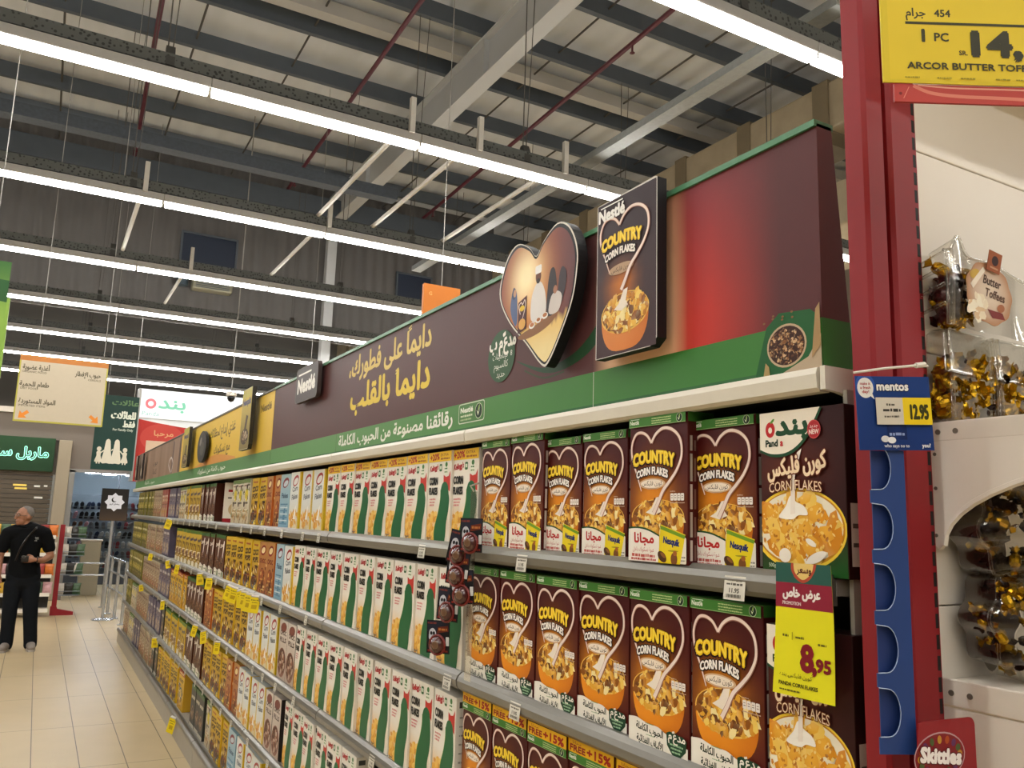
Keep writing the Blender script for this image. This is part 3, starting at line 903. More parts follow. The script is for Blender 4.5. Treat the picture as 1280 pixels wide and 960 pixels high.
# ---------------------------------------------------------------- the setting: floor, roof, walls
def floor_mat():
    m = mat('floor_tile', '#bba782', rough=0.36, spec=.3, noise=0.08, scale=3.0)
    nt = m.node_tree
    b = nt.nodes['Principled BSDF']
    tc = nt.nodes.new('ShaderNodeTexCoord')
    mp = nt.nodes.new('ShaderNodeMapping')
    mp.inputs['Location'].default_value = (-.14 / .285, -6.5 / 1.2, 0)
    mp.inputs['Scale'].default_value = (1 / .285, 1 / 1.2, 1)
    nt.links.new(tc.outputs['Object'], mp.inputs['Vector'])
    sx = nt.nodes.new('ShaderNodeSeparateXYZ')
    nt.links.new(mp.outputs['Vector'], sx.inputs['Vector'])
    def line(sock, w):
        fr = nt.nodes.new('ShaderNodeMath'); fr.operation = 'FRACT'
        nt.links.new(sock, fr.inputs[0])
        pp = nt.nodes.new('ShaderNodeMath'); pp.operation = 'LESS_THAN'
        nt.links.new(fr.outputs[0], pp.inputs[0]); pp.inputs[1].default_value = w
        return pp.outputs[0]
    mxm = nt.nodes.new('ShaderNodeMath'); mxm.operation = 'MAXIMUM'
    nt.links.new(line(sx.outputs['X'], .022), mxm.inputs[0])
    nt.links.new(line(sx.outputs['Y'], .005), mxm.inputs[1])
    old = b.inputs['Base Color'].links[0].from_socket
    mx = nt.nodes.new('ShaderNodeMix'); mx.data_type = 'RGBA'
    nt.links.new(mxm.outputs[0], mx.inputs['Factor'])
    nt.links.new(old, mx.inputs['A'])
    mx.inputs['B'].default_value = (*lin('#5c5040'), 1)
    nt.links.new(mx.outputs['Result'], b.inputs['Base Color'])
    return m

def roof_mat():
    m = mat('roof_sheet', '#d0d3d5', rough=0.6, noise=0.10, scale=1.2)
    nt = m.node_tree
    b = nt.nodes['Principled BSDF']
    tc = nt.nodes.new('ShaderNodeTexCoord')
    wv = nt.nodes.new('ShaderNodeTexWave')
    wv.bands_direction = 'X'
    wv.inputs['Scale'].default_value = 1.05
    wv.inputs['Distortion'].default_value = 0
    nt.links.new(tc.outputs['Object'], wv.inputs['Vector'])
    bp = nt.nodes.new('ShaderNodeBump'); bp.inputs['Strength'].default_value = 0.5; bp.inputs['Distance'].default_value = .05
    nt.links.new(wv.outputs['Fac'], bp.inputs['Height'])
    nt.links.new(bp.outputs['Normal'], b.inputs['Normal'])
    return m

def structure(mb, name, m, smooth=False):
    return tag(mb.build(name, m, None, smooth), kind='structure')

mb = MB(); mb.face([(-9, -6, 0), (13, -6, 0), (13, 26, 0), (-9, 26, 0)]); structure(mb, 'floor', floor_mat())
mb = MB(); mb.box(-9, 13, -6, 26, EYE + 5.76, EYE + 5.82); structure(mb, 'ceiling', roof_mat())
wallm = mat('wall_paint', '#8a8074', rough=.8, noise=.05, scale=2)
darkwall = mat('dark_cladding', '#6e6a64', rough=.8, noise=.08, scale=2)
mb = MB(); mb.box(-9.1, -9, -6, 26, 0, EYE + 5.8); structure(mb, 'wall_left', wallm)
mb = MB(); mb.box(13, 13.1, -6, 26, 0, EYE + 5.8); structure(mb, 'wall_right', wallm)
mb = MB(); mb.box(-9, 13, -6.1, -6, 0, EYE + 5.8); structure(mb, 'wall_behind', wallm)
mb = MB(); mb.box(-9, 13, 25.6, 25.7, 0, EYE + 5.8); structure(mb, 'wall_far', darkwall)

# front of the shops across the end of the hall: a bulkhead over an opening, a shutter, a column
Z = lambda rel: EYE + rel
mb = MB()
mb.box(-9, 13, 18.0, 18.3, Z(1.24), Z(1.75)); mb.box(.47, 13, 18.0, 18.3, Z(.70), Z(1.24)); mb.box(-9, .47, 18.06, 18.3, Z(.60), Z(1.24))
structure(mb, 'wall_front', mat('facade', '#776d62', rough=.7, noise=.04, scale=2))
mb = MB(); mb.box(-9, 13, 17.9, 18.0, Z(1.70), Z(1.80)); structure(mb, 'trim_1', mat('facade_trim', '#c9bfb0', rough=.5))
mb = MB(); mb.box(.24, .46, 17.85, 18.3, 0, Z(1.24), b=.01); structure(mb, 'column', mat('facade_column', '#a3967f', rough=.6, noise=.05, scale=3))
mb = MB(); mb.box(.46, .56, 17.95, 18.3, 0, Z(.70)); mb.box(.46, 13, 17.95, 18.05, Z(.66), Z(.72)); structure(mb, 'trim_2', mat('steel_frame', '#8f8d88', rough=.4, metal=.6))

# roof steel
steel = mat('dark_steel', '#4a5158', rough=.55, noise=.12, scale=6)
galv = mat('galvanised', '#8f9290', rough=.5, metal=.35, noise=.2, scale=30)
pale_steel = mat('pale_steel', '#a9a69e', rough=.55, noise=.06, scale=4)
def c_beam(x0, x1, y, z, h, w=.07, m=None, name='roof_beam'):
    mb = MB()
    mb.prism([(y - w / 2, z), (y + w / 2, z), (y + w / 2, z + .02), (y - w / 2 + .012, z + .02), (y - w / 2 + .012, z + h - .02), (y + w / 2, z + h - .02), (y + w / 2, z + h), (y - w / 2, z + h)], 'x', x0, x1)
    return structure(mb, name, m or steel)
for k in range(10):
    c_beam(-8.9, 12.9, 3.87 + 1.03 * k, Z(5.5), .2)
c_beam(-8.9, 12.9, 8.62, Z(5.52), .16, .16, pale_steel)
c_beam(-8.9, 12.9, 13.5, Z(5.0), .32, .14)
# main frame: welded I girder running with the aisle
mb = MB()
mb.box(3.91, 4.10, -5, 13.98, Z(5.0), Z(5.025)); mb.box(3.995, 4.015, -5, 13.98, Z(5.02), Z(5.5)); mb.box(3.91, 4.10, -5, 13.98, Z(5.48), Z(5.5))
for y in range(0, 13, 4):
    mb.box(3.93, 4.08, y - .01, y + .01, Z(5.02), Z(5.49))
structure(mb, 'roof_girder', mat('girder_paint', '#bbbdbd', rough=.5, noise=.05, scale=3))
# sag rods between the purlins
rodm = mat('rod_steel', '#4a4742', rough=.6)
for j, x in enumerate((-1.6, -.35, 1.05, 2.2, 4.9, 6.3, 7.6)):
    mb = MB(); mb.tube([(x, 4, Z(5.6)), (x + .05, 13.98, Z(5.6))], .013, n=6)
    o = tag(mb.build('sag_rod', rodm), kind='structure')
# ducts behind the aisle
mb = MB()
mb.box(7.3, 8.1, 2.0, 24, Z(4.44), Z(5.02), b=.03)
for k in range(18):
    mb.box(7.28, 8.12, 2.4 + 1.2 * k, 2.62 + 1.2 * k, Z(4.42), Z(5.04), mi=1)
duct = mb.build('air_duct', [mat('duct_wrap', '#a89a80', rough=.6, noise=.18, scale=5, bump=.3), mat('duct_strap', '#7d7058', rough=.6, noise=.1, scale=8)])
tag(duct, 'long beige wrapped air duct with darker straps under the roof, behind the red header', 'air duct')
mb = MB()
mb.box(7.2, 8.6, 1.0, 8, Z(3.25), Z(3.75), b=.03)
tag(mb.build('air_duct', mat('duct_wrap')), 'short beige air duct hanging below the strapped duct, beside the red post', 'air duct')
# sprinkler pipes
pm = mat('maroon_paint', '#5a2430', rough=.45)
for x, dx, lab in ((.40, .35, 'maroon sprinkler pipe under the roof, farthest from the pale girder'), (2.85, .25, 'maroon sprinkler pipe under the roof, just before the pale girder'), (5.15, .4, 'maroon sprinkler pipe under the roof, just past the pale girder')):
    p = empty('sprinkler_pipe', (x, 3, Z(5.35)))
    mb = MB(); mb.tube([(0, 0, 0), (dx, 10.9, 0)], .028, n=8); mb.build('pipe', pm, p)
    for k in range(4):
        mb = MB(); mb.tube([(dx * (k * 3.0 + 1) / 10.9, k * 3.0 + 1, 0), (dx * (k * 3.0 + 1) / 10.9, k * 3.0 + 1, -.10)], .012, n=6); mb.lathe([(.004, -.13), (.03, -.12), (.03, -.115), (.008, -.10)], n=8, M=Matrix.Translation((dx * (k * 3.0 + 1) / 10.9, k * 3.0 + 1, 0)))
        mb.build('sprinkler_head', pm, p)
    tag(p, lab, 'pipe')
# dark ribbed bulkhead hanging from the roof, with its openings
bm_ = mat('bulkhead_sheet', '#5c5957', rough=.6, noise=.10, scale=2)
_nt = bm_.node_tree
_wv = _nt.nodes.new('ShaderNodeTexWave'); _wv.bands_direction = 'X'; _wv.inputs['Scale'].default_value = 1.6
_tc = _nt.nodes.new('ShaderNodeTexCoord'); _nt.links.new(_tc.outputs['Object'], _wv.inputs['Vector'])
_bp = _nt.nodes.new('ShaderNodeBump'); _bp.inputs['Strength'].default_value = .6; _bp.inputs['Distance'].default_value = .04
_nt.links.new(_wv.outputs['Fac'], _bp.inputs['Height']); _nt.links.new(_bp.outputs['Normal'], _nt.nodes['Principled BSDF'].inputs['Normal'])
mb = MB(); mb.box(-9, 7.25, 14.0, 14.1, Z(2.96), Z(5.76)); structure(mb, 'wall_bulkhead', bm_)
mb = MB(); mb.box(3.93, 4.09, 13.82, 13.98, 1.98, Z(5.0), b=.005); structure(mb, 'column', mat('girder_paint'))
for x0, x1, z0, z1, lab in ((1.60, 2.43, 3.95, 4.44, 'dark blue rectangular opening high on the grey bulkhead, shop side'), (5.30, 5.95, 3.95, 4.40, 'dark blue rectangular opening high on the grey bulkhead, above the orange sign')):
    p = empty('bulkhead_opening', (x0, 13.98, Z(z0)))
    mb = MB(); mb.box(0, x1 - x0, -.01, .02, 0, z1 - z0); mb.build('panel', mat('opening_blue', '#1c2638', rough=.5), p)
    mb = MB()
    for a_ in ((-.03, x1 - x0 + .03, z1 - z0, z1 - z0 + .03), (-.03, x1 - x0 + .03, -.03, 0), (-.03, 0, 0, z1 - z0), (x1 - x0, x1 - x0 + .03, 0, z1 - z0)):
        mb.box(a_[0], a_[1], -.03, .02, a_[2], a_[3])
    mb.build('frame', steel, p)
    tag(p, lab, 'hatch')
p = empty('wall_unit', (1.78, 13.9, Z(3.50)))
mb = MB(); mb.box(0, .62, -.12, .1, 0, .22, b=.03); mb.build('case', mat('unit_cream', '#8f8c78', rough=.5), p)
mb = MB()
for k in range(5): mb.box(.05, .57, -.128, -.118, .03 + .03 * k, .042 + .03 * k)
mb.build('grille', steel, p)
mb = MB(); mb.lathe([(.09, 0), (.09, .14), (.05, .16)], n=14, M=Matrix.Translation((-.14, -.02, .04))); mb.build('blue_drum', mat('drum_blue', '#3c4a54', rough=.5), p)
tag(p, 'cream wall unit below the dark opening on the bulkhead', 'wall unit')

# ---------------------------------------------------------------- light lines
lampm = mat('lamp_diffuser', '#ffffff', rough=.4)
_b = lampm.node_tree.nodes['Principled BSDF']
_b.inputs['Emission Color'].default_value = (*LAMP_COLOUR, 1)
_b.inputs['Emission Strength'].default_value = LAMP
housing = mat('lamp_housing', '#a8a6a2', rough=.45, noise=.05)
jointm = mat('lamp_joint', '#b9b4aa', rough=.5)
LH = 2.75
def make_light():
    t = empty('light_line', (0, 0, 0))
    mb = MB(); mb.box(-.74, .74, -.036, .036, -.006, .028); mb.build('diffuser', lampm, t)
    mb = MB(); mb.box(-.755, .755, -.045, .045, .026, .098, b=.008); mb.build('housing', housing, t)
    mb = MB(); mb.box(.738, .757, -.036, .036, -.004, .028); mb.build('joint', jointm, t)
    return t
proto = make_light()
first = True
WORDROW = {0: 'first', 1: 'second', 2: 'third', 3: 'fourth', 4: 'fifth', 5: 'sixth', 6: 'seventh', 7: 'eighth'}
for k in range(-3, 8):
    y = 3.17 + 2.4 * k
    xs = range(-5, 6) if k >= 0 else range(-5, 6)
    for i in xs:
        o = proto if first else copy_tree(proto)
        first = False
        o.location = (.715 + .755 + 1.51 * i, y, Z(LH))
        if k >= 0:
            tag(o, f'white light line, {nth(i + 6)} fitting counted from the shop side, in the {WORDROW[k]} row overhead', 'ceiling light', 'white light lines under the roof')
        else:
            tag(o, 'white light line behind the viewer over the aisle', 'ceiling light', 'white light lines behind the viewer')
# perforated trays carried above each light line, with hangers up to the roof
def tray_mat():
    m = mat('perforated_tray', '#6f716e', rough=.6, metal=.2, noise=.15, scale=14)
    nt = m.node_tree
    b = nt.nodes['Principled BSDF']
    tc = nt.nodes.new('ShaderNodeTexCoord')
    vo = nt.nodes.new('ShaderNodeTexVoronoi'); vo.inputs['Scale'].default_value = 34
    nt.links.new(tc.outputs['Object'], vo.inputs['Vector'])
    cr = nt.nodes.new('ShaderNodeValToRGB')
    cr.color_ramp.elements[0].position = .28; cr.color_ramp.elements[0].color = (*lin('#2e302f'), 1)
    cr.color_ramp.elements[1].position = .36; cr.color_ramp.elements[1].color = (*lin('#585b59'), 1)
    nt.links.new(vo.outputs['Distance'], cr.inputs['Fac'])
    nt.links.new(cr.outputs['Color'], b.inputs['Base Color'])
    return m
traym = tray_mat()
hangm = mat('hanger_steel', '#3c3c3a', rough=.6)
wirem = mat('wire', '#4c4a46', rough=.6)
def make_tray():
    t = empty('cable_tray', (0, 0, 0))
    mb = MB(); mb.prism([(-.05, 0), (.05, 0), (.05, .085), (.045, .085), (.045, .006), (-.045, .006), (-.045, .085), (-.05, .085)], 'x', -6.9, 9.2); mb.build('tray', traym, t)
    for x in (-5.0, -2.35, .45, 3.15, 5.9, 8.6):
        mb = MB(); mb.prism([(-.06, .0), (.06, .0), (.045, .10), (.02, .15), (-.02, .15), (-.045, .10)], 'x', x - .028, x + .028); h = mb.build('hanger', hangm, t)
        mb = MB(); mb.tube([(x - .015, 0, .15), (x - .02, 0, 2.85)], .005, n=5); mb.tube([(x + .015, 0, .15), (x + .10, 0, 2.85)], .004, n=5); mb.build('hanger_wire', wirem, h)
    return t
tp = make_tray()
for k in range(8):
    o = tp if k == 0 else copy_tree(tp)
    o.location = (0, 3.17 + 2.4 * k + .02, Z(LH + .11))
    tag(o, f'grey perforated cable tray above the {WORDROW[k]} row of light lines', 'cable tray', 'perforated trays above the light lines')
mb = MB(); mb.prism([(-.09, 0), (.09, 0), (.09, .14), (.08, .14), (.08, .01), (-.08, .01), (-.08, .14), (-.09, .14)], 'x', -8, 3.6)
o = mb.build('cable_tray', mat('blue_tray', '#3a4046', rough=.6, noise=.45, scale=30)); o.location = (0, 9.74, Z(4.0))
tag(o, 'wide blue-grey cable tray crossing below the roof beams', 'cable tray')
mb = MB(); mb.prism([(-.06, 0), (.06, 0), (.06, .06), (.05, .06), (.05, .01), (-.05, .01), (-.05, .06), (-.06, .06)], 'y', 0, 6.4)
o = mb.build('cable_tray', galv); o.location = (3.80, 3.0, Z(3.02))
tag(o, 'galvanised cable tray running across the rows of light lines', 'cable tray')
# thin pale conduits joining the rows
cm = mat('conduit', '#c9c6be', rough=.45)
for x, k, lab in ((2.14, 1, 'between second and third light rows, nearest the girder'), (2.71, 1, 'between second and third light rows, beside the galvanised tray'), (3.50, 1, 'between second and third light rows, past the galvanised tray'), (.55, 2, 'between third and fourth light rows, on the shop side'), (2.25, 2, 'between third and fourth light rows, near the header'), (1.3, 3, 'between fourth and fifth light rows')):
    y = 3.17 + 2.4 * k
    p = empty('conduit', (x, y, Z(LH + .2)))
    mb = MB(); mb.tube([(0, -.05, 0), (0, 2.42, 0)], .022, n=6); mb.build('pipe', cm, p)
    mb = MB(); mb.box(-.02, .02, -.07, -.03, -.12, .16); mb.build('bracket', cm, p)
    tag(p, 'pale conduit ' + lab, 'conduit')

# ---------------------------------------------------------------- gondola bays
SHELF = [1.625, 1.260, .895, .530, .170]
LEVEL = ['top', 'second', 'third', 'fourth', 'bottom']
XF = 1.122                                               # plane of the carton fronts
shelf_grey = mat('shelf_metal', '#a8a398', rough=.4, metal=.1, noise=.05)
rail_m = mat('price_rail', '#77746c', rough=.28, metal=.3, noise=.10, scale=12)
back_m = mat('gondola_back', '#6a665f', rough=.6)
cream_m = mat('cream_rail', '#d8d2c2', rough=.4, noise=.03)
dark_m = mat('dark_metal', '#2c2a28', rough=.6)
kick_m = mat('kick_plate', '#a39c8e', rough=.5, noise=.07, scale=8)
NB = 9
Y0, BAY = .94, 1.32
RAIL = [(1.130, .006), (1.118, .006), (1.106, -.004), (1.101, -.016), (1.104, -.034), (1.114, -.043), (1.130, -.043)]
for i in range(NB):
    ya = Y0 + BAY * i
    yb = min(ya + BAY, 12.32)
    t = empty('gondola_bay', (1.35, ya, 0))
    def part(mb, name, m, par=t, **k):
        o = mb.build(name, m, par, **k); o.matrix_parent_inverse = Matrix.Translation((-1.35, -ya, 0)); return o
    mb = MB(); mb.box(1.56, 1.585, ya, yb, .12, 1.965); part(mb, 'back_panel', back_m)
    mb = MB(); mb.box(1.586, 1.62, ya + .01, ya + .04, 0, 1.99); part(mb, 'upright', back_m)
    mb = MB(); mb.box(1.118, 1.56, ya + .002, yb - .002, 1.93, 1.945); part(mb, 'gap_shade_plate', dark_m)  # dark plate added to keep the gap above the cartons dark
    mb = MB(); mb.prism([(1.125, 1.968), (1.098, 1.966), (1.094, 1.955), (1.096, 1.932), (1.104, 1.926), (1.125, 1.926)], 'y', ya + .003, yb - .003); part(mb, 'canopy_rail', cream_m)
    for L, z in enumerate(SHELF):
        mb = MB(); mb.box(1.128, 1.56, ya + .003, yb - .003, z - .028, z - .002); s = part(mb, 'shelf', shelf_grey)
        xo = -.03 if L == 4 else 0
        mb = MB(); mb.prism([(x + xo, z + dz) for x, dz in RAIL], 'y', ya + .004, yb - .004)
        o = mb.build('price_rail', rail_m, s)
        mb = MB()
        for y in (ya + .05, yb - .05):
            mb.prism([(1.15, z - .028), (1.55, z - .028), (1.55, z - .075), (1.45, z - .06)], 'y', y - .006, y + .006)
        if L < 4: mb.build('bracket', shelf_grey, s)
    mb = MB(); mb.box(1.085, 1.12, ya + .003, yb - .003, .0, .125); part(mb, 'kick_plate', kick_m)
    if i == 0:
        mb = MB(); mb.prism([(1.098, 1.967), (1.24, 1.967), (1.24, 1.945), (1.20, 1.925), (1.165, 1.918), (1.13, 1.926), (1.098, 1.928)], 'y', ya - .012, ya - .002); br = part(mb, 'end_bracket', cream_m)
        mb = MB(); mb.tube([(1.18, ya - .0135, 1.94), (1.18, ya - .011, 1.94)], .006, n=10); mb.build('screw', dark_m, br)
        mb = MB(); mb.box(1.14, 1.56, ya - .02, ya - .012, 0, 1.93); part(mb, 'end_panel', shelf_grey)
    tag(t, f'grey metal gondola shelving bay, {nth(i + 1)} counted from the red post', 'shelving', 'gondola bays along the cereal aisle')

# ---------------------------------------------------------------- cartons on the shelves: (kind, how many, nearest y, farthest y)
RUNS = [
    [('panda', 1, .908, 1.096), ('promo', 1, 1.099, 1.280), ('promo', 1, 1.285, 1.478), ('promo', 4, 1.482, 2.185), ('extra', 8, 2.20, 3.69), ('honey', 3, 3.76, 4.33), ('blue', 1, 4.34, 4.54), ('orange', 2, 4.55, 4.86),
     ('coco', 2, 4.88, 5.24), ('pale', 3, 5.28, 5.86), ('redwhite', 1, 6.02, 6.26), ('choc', 4, 6.45, 7.05), ('nes', 4, 7.07, 7.80), ('pale', 2, 7.82, 8.22), ('purple', 4, 8.25, 8.95), ('red', 3, 8.98, 9.45), ('muesli', 4, 9.48, 10.15), ('olive', 9, 10.2, 11.8)],
    [('panda', 1, .907, 1.088), ('grain', 6, 1.090, 2.24), ('plain', 10, 2.265, 4.15), ('honey', 1, 4.18, 4.36), ('blue', 1, 4.37, 4.54), ('orange', 2, 4.56, 4.92), ('coco', 5, 4.94, 5.88), ('choc', 5, 5.92, 6.85), ('nes', 7, 6.88, 8.22), ('purple', 2, 8.62, 9.10), ('muesli', 7, 9.12, 10.45), ('olive', 9, 10.5, 12.15)],
    [('free', 5, 1.33, 2.25), ('plain', 10, 2.28, 4.03), ('bowl', 2, 4.05, 4.38), ('honey', 4, 4.40, 5.08), ('coco', 6, 5.10, 6.18), ('orange', 2, 6.20, 6.52), ('choc', 5, 6.55, 7.38), ('honeyred', 6, 7.40, 8.34), ('purple', 4, 8.40, 9.10), ('muesli', 8, 9.12, 10.6), ('olive', 8, 10.65, 12.2)],
    [('plain', 6, 3.12, 4.18), ('bowl', 2, 4.22, 4.52), ('honey', 4, 4.54, 5.20), ('orange', 2, 5.22, 5.54), ('coco', 5, 5.56, 6.40), ('choc', 4, 6.42, 7.20), ('nes', 6, 7.22, 8.45), ('dark', 1, 8.5, 8.68), ('purple', 5, 8.75, 9.75), ('muesli', 6, 9.8, 10.9), ('pale', 3, 10.95, 11.5), ('olive', 3, 11.55, 12.1)],
    [('honey', 3, 4.5, 5.1), ('blue', 1, 5.12, 5.32), ('coco', 3, 5.36, 5.92), ('pale', 1, 5.95, 6.12), ('dark', 3, 6.18, 6.72), ('honeyred', 1, 7.1, 7.36), ('coco', 6, 7.45, 8.6), ('dark', 2, 8.7, 9.1), ('muesli', 6, 9.15, 10.3), ('purple', 3, 10.35, 10.95), ('pale', 3, 11.0, 11.5), ('muesli', 3, 11.55, 12.1)],
]
HSCALE = {(0, 'promo'): 1.0, (1, 'grain'): 1.06}
rb = random.Random(11)
used_desc = {}
for L, runs in enumerate(RUNS):
    number = 0
    for kind, n, y0, y1 in runs:
        me, W, H, D = KINDS[kind]
        pitch = (y1 - y0) / n
        for k in range(n):
            number += 1
            o = link('cereal_box', me)
            yc = y1 - 0 if False else y0 + pitch * (k + .5)
            wob = rb.uniform(-.018, .018)
            dx = rb.uniform(0, .012)
            hs = 1.0
            if L == 0 and kind == 'promo':
                dx = (0.012, -.014, .004, .010, -.004, -.002)[number - 2]; hs = (.98, 1.04, .985, .98, 1.05, 1.035)[number - 2]; wob = (.0, .0, .01, -.01, .0, .0)[number - 2]
            elif L == 1 and kind == 'grain':
                dx = (.0, -.002, .012, .004, .008, .012)[k]; hs = 1.06; wob = (0, 0, .03, 0, .01, 0)[k]
            elif kind == 'panda':
                dx, wob = .0, 0
            elif kind in ('plain', 'extra', 'honey') and y0 < 5:
                dx = rb.uniform(0, .01); wob = rb.uniform(-.05, .03) if kind == 'plain' else rb.uniform(-.01, .01)
            elif kind == 'redwhite':
                wob = .95; dx = .09
            o.location = (XF + dx, yc * (XF + dx) / 1.12 if y0 < 2.3 else yc, SHELF[L])
            o.rotation_euler = (0, 0, -math.pi / 2 + wob)
            o.scale = ((pitch - .006) / W if kind != 'redwhite' else 1.0, 1, hs * rb.uniform(.985, 1.0) if y0 > 4 else hs)
            tag(o, f'{DESCR[kind]}, {nth(number)} from the red post on the {LEVEL[L]} shelf', 'cereal box', RUN.get(kind, DESCR[kind] + 'es') + f' on the {LEVEL[L]} shelf')

# ---------------------------------------------------------------- header boards above the gondola
XH = 1.12
GB, GT, HT = .268, .355, .705                            # green band bottom and top, board top (rel)
def to_face(yl):
    """Artwork x (cm) to position: board starts at its far end yl and runs towards the viewer."""
    return lambda y, z: ((yl - y) * 100, (z - GB) * 100)

def header(name, yl, yr, art, edge, label, trim, slab=.05):
    """A board as long as yl-yr, its back leaning towards the top, with its print, edge trim and cut-outs as parts."""
    t = empty(name, (XH, yl, Z(GB)), -math.pi / 2)
    L, H = yl - yr, HT - GB
    mb = MB()
    mb.prism([(0, 0), (.077, 0), (.037, H), (0, H)], 'x', 0, L, c=edge)
    hg = GT - GB
    a0 = [(L + .0004, 0, 0), (L + .0004, .077, 0), (L + .0004, .069, hg), (L + .0004, 0, hg)]
    mb.face(a0, '#3c7434')
    art.stamp(mb, lambda x, y, l: (x, -l, y))
    mb.build('board', BOARD, t)
    mb = MB(); mb.prism([(-.006, H - .006), (.042, H - .006), (.042, H + .006), (-.006, H + .006)], 'x', 0, L); mb.build('top_trim', trim, t)
    tag(t, label, 'header board')
    return t

def cutout(parent, yl, name, outline, thick, stand, art=None, rim='#e9e4da', side='#1a1a1c', loc=(0, 0), artoff=(0, 0)):
    """A thick shaped plate standing off the board; outline in cm on the board."""
    mb = MB()
    mb.prism([(x * .01, y * .01) for x, y in outline], 'y', -stand - thick, -stand, c=side)
    n = len(outline)
    cx = sum(p[0] for p in outline) / n; cy = sum(p[1] for p in outline) / n
    # thin pale rim around the face
    for i in range(n):
        p, q = outline[i], outline[(i + 1) % n]
        k = 0.972
        P = [p, q, (cx + (q[0] - cx) * k, cy + (q[1] - cy) * k), (cx + (p[0] - cx) * k, cy + (p[1] - cy) * k)]
        mb.face([(x * .01, -stand - thick - .0003, y * .01) for x, y in P], rim)
    if art:
        ox, oy = artoff
        art.stamp(mb, lambda x, y, l: (ox * .01 + x, -stand - thick - .0004 - l, oy * .01 + y))
    return mb.build(name, BOARD, parent)

# --- corn flakes board, nearest the red post
YL, YR = 4.80, .949
F = to_face(YL)
LW, LH_ = (YL - YR) * 100, (HT - GB) * 100
a = Art(LW, LH_)
def red_print(x, y):
    yy = YL - x / 100
    v = y / LH_
    base = mix('#573030', '#512c2b', v)
    if yy < 1.62:
        red = mix('#c0342a', '#7d3038', min(1, max(0, (v - .35) * 1.5)))
        if yy > 1.25:
            cream = mix('#efc298', '#bb8062', min(1, max(0, (v - .45) * 1.6)))
            c = mix(cream, red, (1.345 - yy) / .06)
        else:
            c = mix(red, '#56282a', (1.215 - yy) / .17)
        return mix(base, c, (1.62 - yy) / .08)
    return base
gy = F(0, GT)[1]
x1 = F(1.66, 0)[0]
a.grid(0, gy, x1, LH_, 6, 3, red_print)
a.grid(x1, gy, LW, LH_, 40, 14, red_print)
a.grid(0, 0, LW, gy, 24, 2, lambda x, y: mix('#5d9153', '#3c7a34', max(0, (x - 150) / 200)))  # green pales towards the far end: sheen put into the ink
a.rect(0, 0, LW, .9, '#2f6438')
# leaf sweeping behind the heart
lf = smooth_curve([F(2.0, .44), F(1.85, .385), F(1.72, .385), F(1.60, .43), F(1.50, .55), F(1.50, .62), F(1.58, .50), F(1.66, .435), F(1.75, .405), F(1.86, .40)], 5, True)
a.poly(lf, '#1d4526')
a.stroke(smooth_curve([F(1.95, .405), F(1.85, .372), F(1.75, .375)], 6), .5, '#3a4428')
for yy in (3.60, 1.62):
    px = F(yy, 0)[0]
    a.rect(px - .12, 0, px + .12, gy if yy < 2 else LH_, '#b8c0a8' if yy < 2 else '#463030')
def line_of(txt, yl_, yr_, z, size, c, bold=.03, rot=0.0, **k):
    xa, yb = F(yl_, z)
    xb = F(yr_, z)[0]
    a.text(txt, (xa + xb) / 2, yb, size, c, width=abs(xb - xa), bold=bold, rot=rot, **k)
line_of(ar('دايماً على فطورك،').replace('ً', ''), 3.47, 2.60, .590, 11.5, '#e0c46a', .035)
line_of(ar('دايماً بالقلب').replace('ً', ''), 3.43, 2.60, .447, 13.5, '#e6c840', .045)
for yy, zz in ((2.795, .672), (2.905, .530)):
    px, py = F(yy, zz)
    a.stroke([(px - 1.4, py), (px + 1.4, py + .8)], .6, '#e0c46a'); a.stroke([(px - 1.4, py + 1.1), (px + 1.4, py + 1.9)], .6, '#e0c46a')
line_of(ar('رقائقنا مصنوعة من الحبوب الكاملة'), 3.56, 2.40, .298, 6.0, '#eef0e2', .035)
# quality seal on the green band
px, py = F(2.354, .291)
a.rrect(px, py, px + 17.5, py + 6.2, 1.0, '#cfd8c0'); a.rrect(px + .3, py + .3, px + 17.2, py + 5.9, .9, '#4f7f46')
a.text('Nestlé', px + 5.6, py + 3.4, 2.2, '#eef0e2', width=8.4, bold=.05); a.scribble(px + 1.5, px + 9.6, py + 2.0, .7, '#cfd8b8', seed=2); a.scribble(px + 1.5, px + 9, py + .9, .6, '#a9bf8c', seed=3)
tick_badge(a, px + 13.8, py + 3.1, 2.4)
# green oval badge beside the heart
px, py = F(2.085, .47)
a.ell(px, py - .3, 8.0, 7.6, '#2c5330', n=40)
a.text(ar('مدعّم بـ').replace('ـ', ''), px + .6, py + 2.0, 5.6, '#f0eee2', width=15.5, bold=.04)
a.text(ar('فيتامينات'), px - .6, py - 1.0, 2.7, '#e6e8d8', width=9.0, bold=.02); a.text('8', px + 6.0, py - 1.0, 2.3, '#e6e8d8')
a.text(ar('كالسيوم'), px, py - 3.7, 2.7, '#e6e8d8', width=8.4, bold=.02); a.text(ar('حديد'), px, py - 6.4, 2.6, '#e6e8d8', width=5.0, bold=.02)
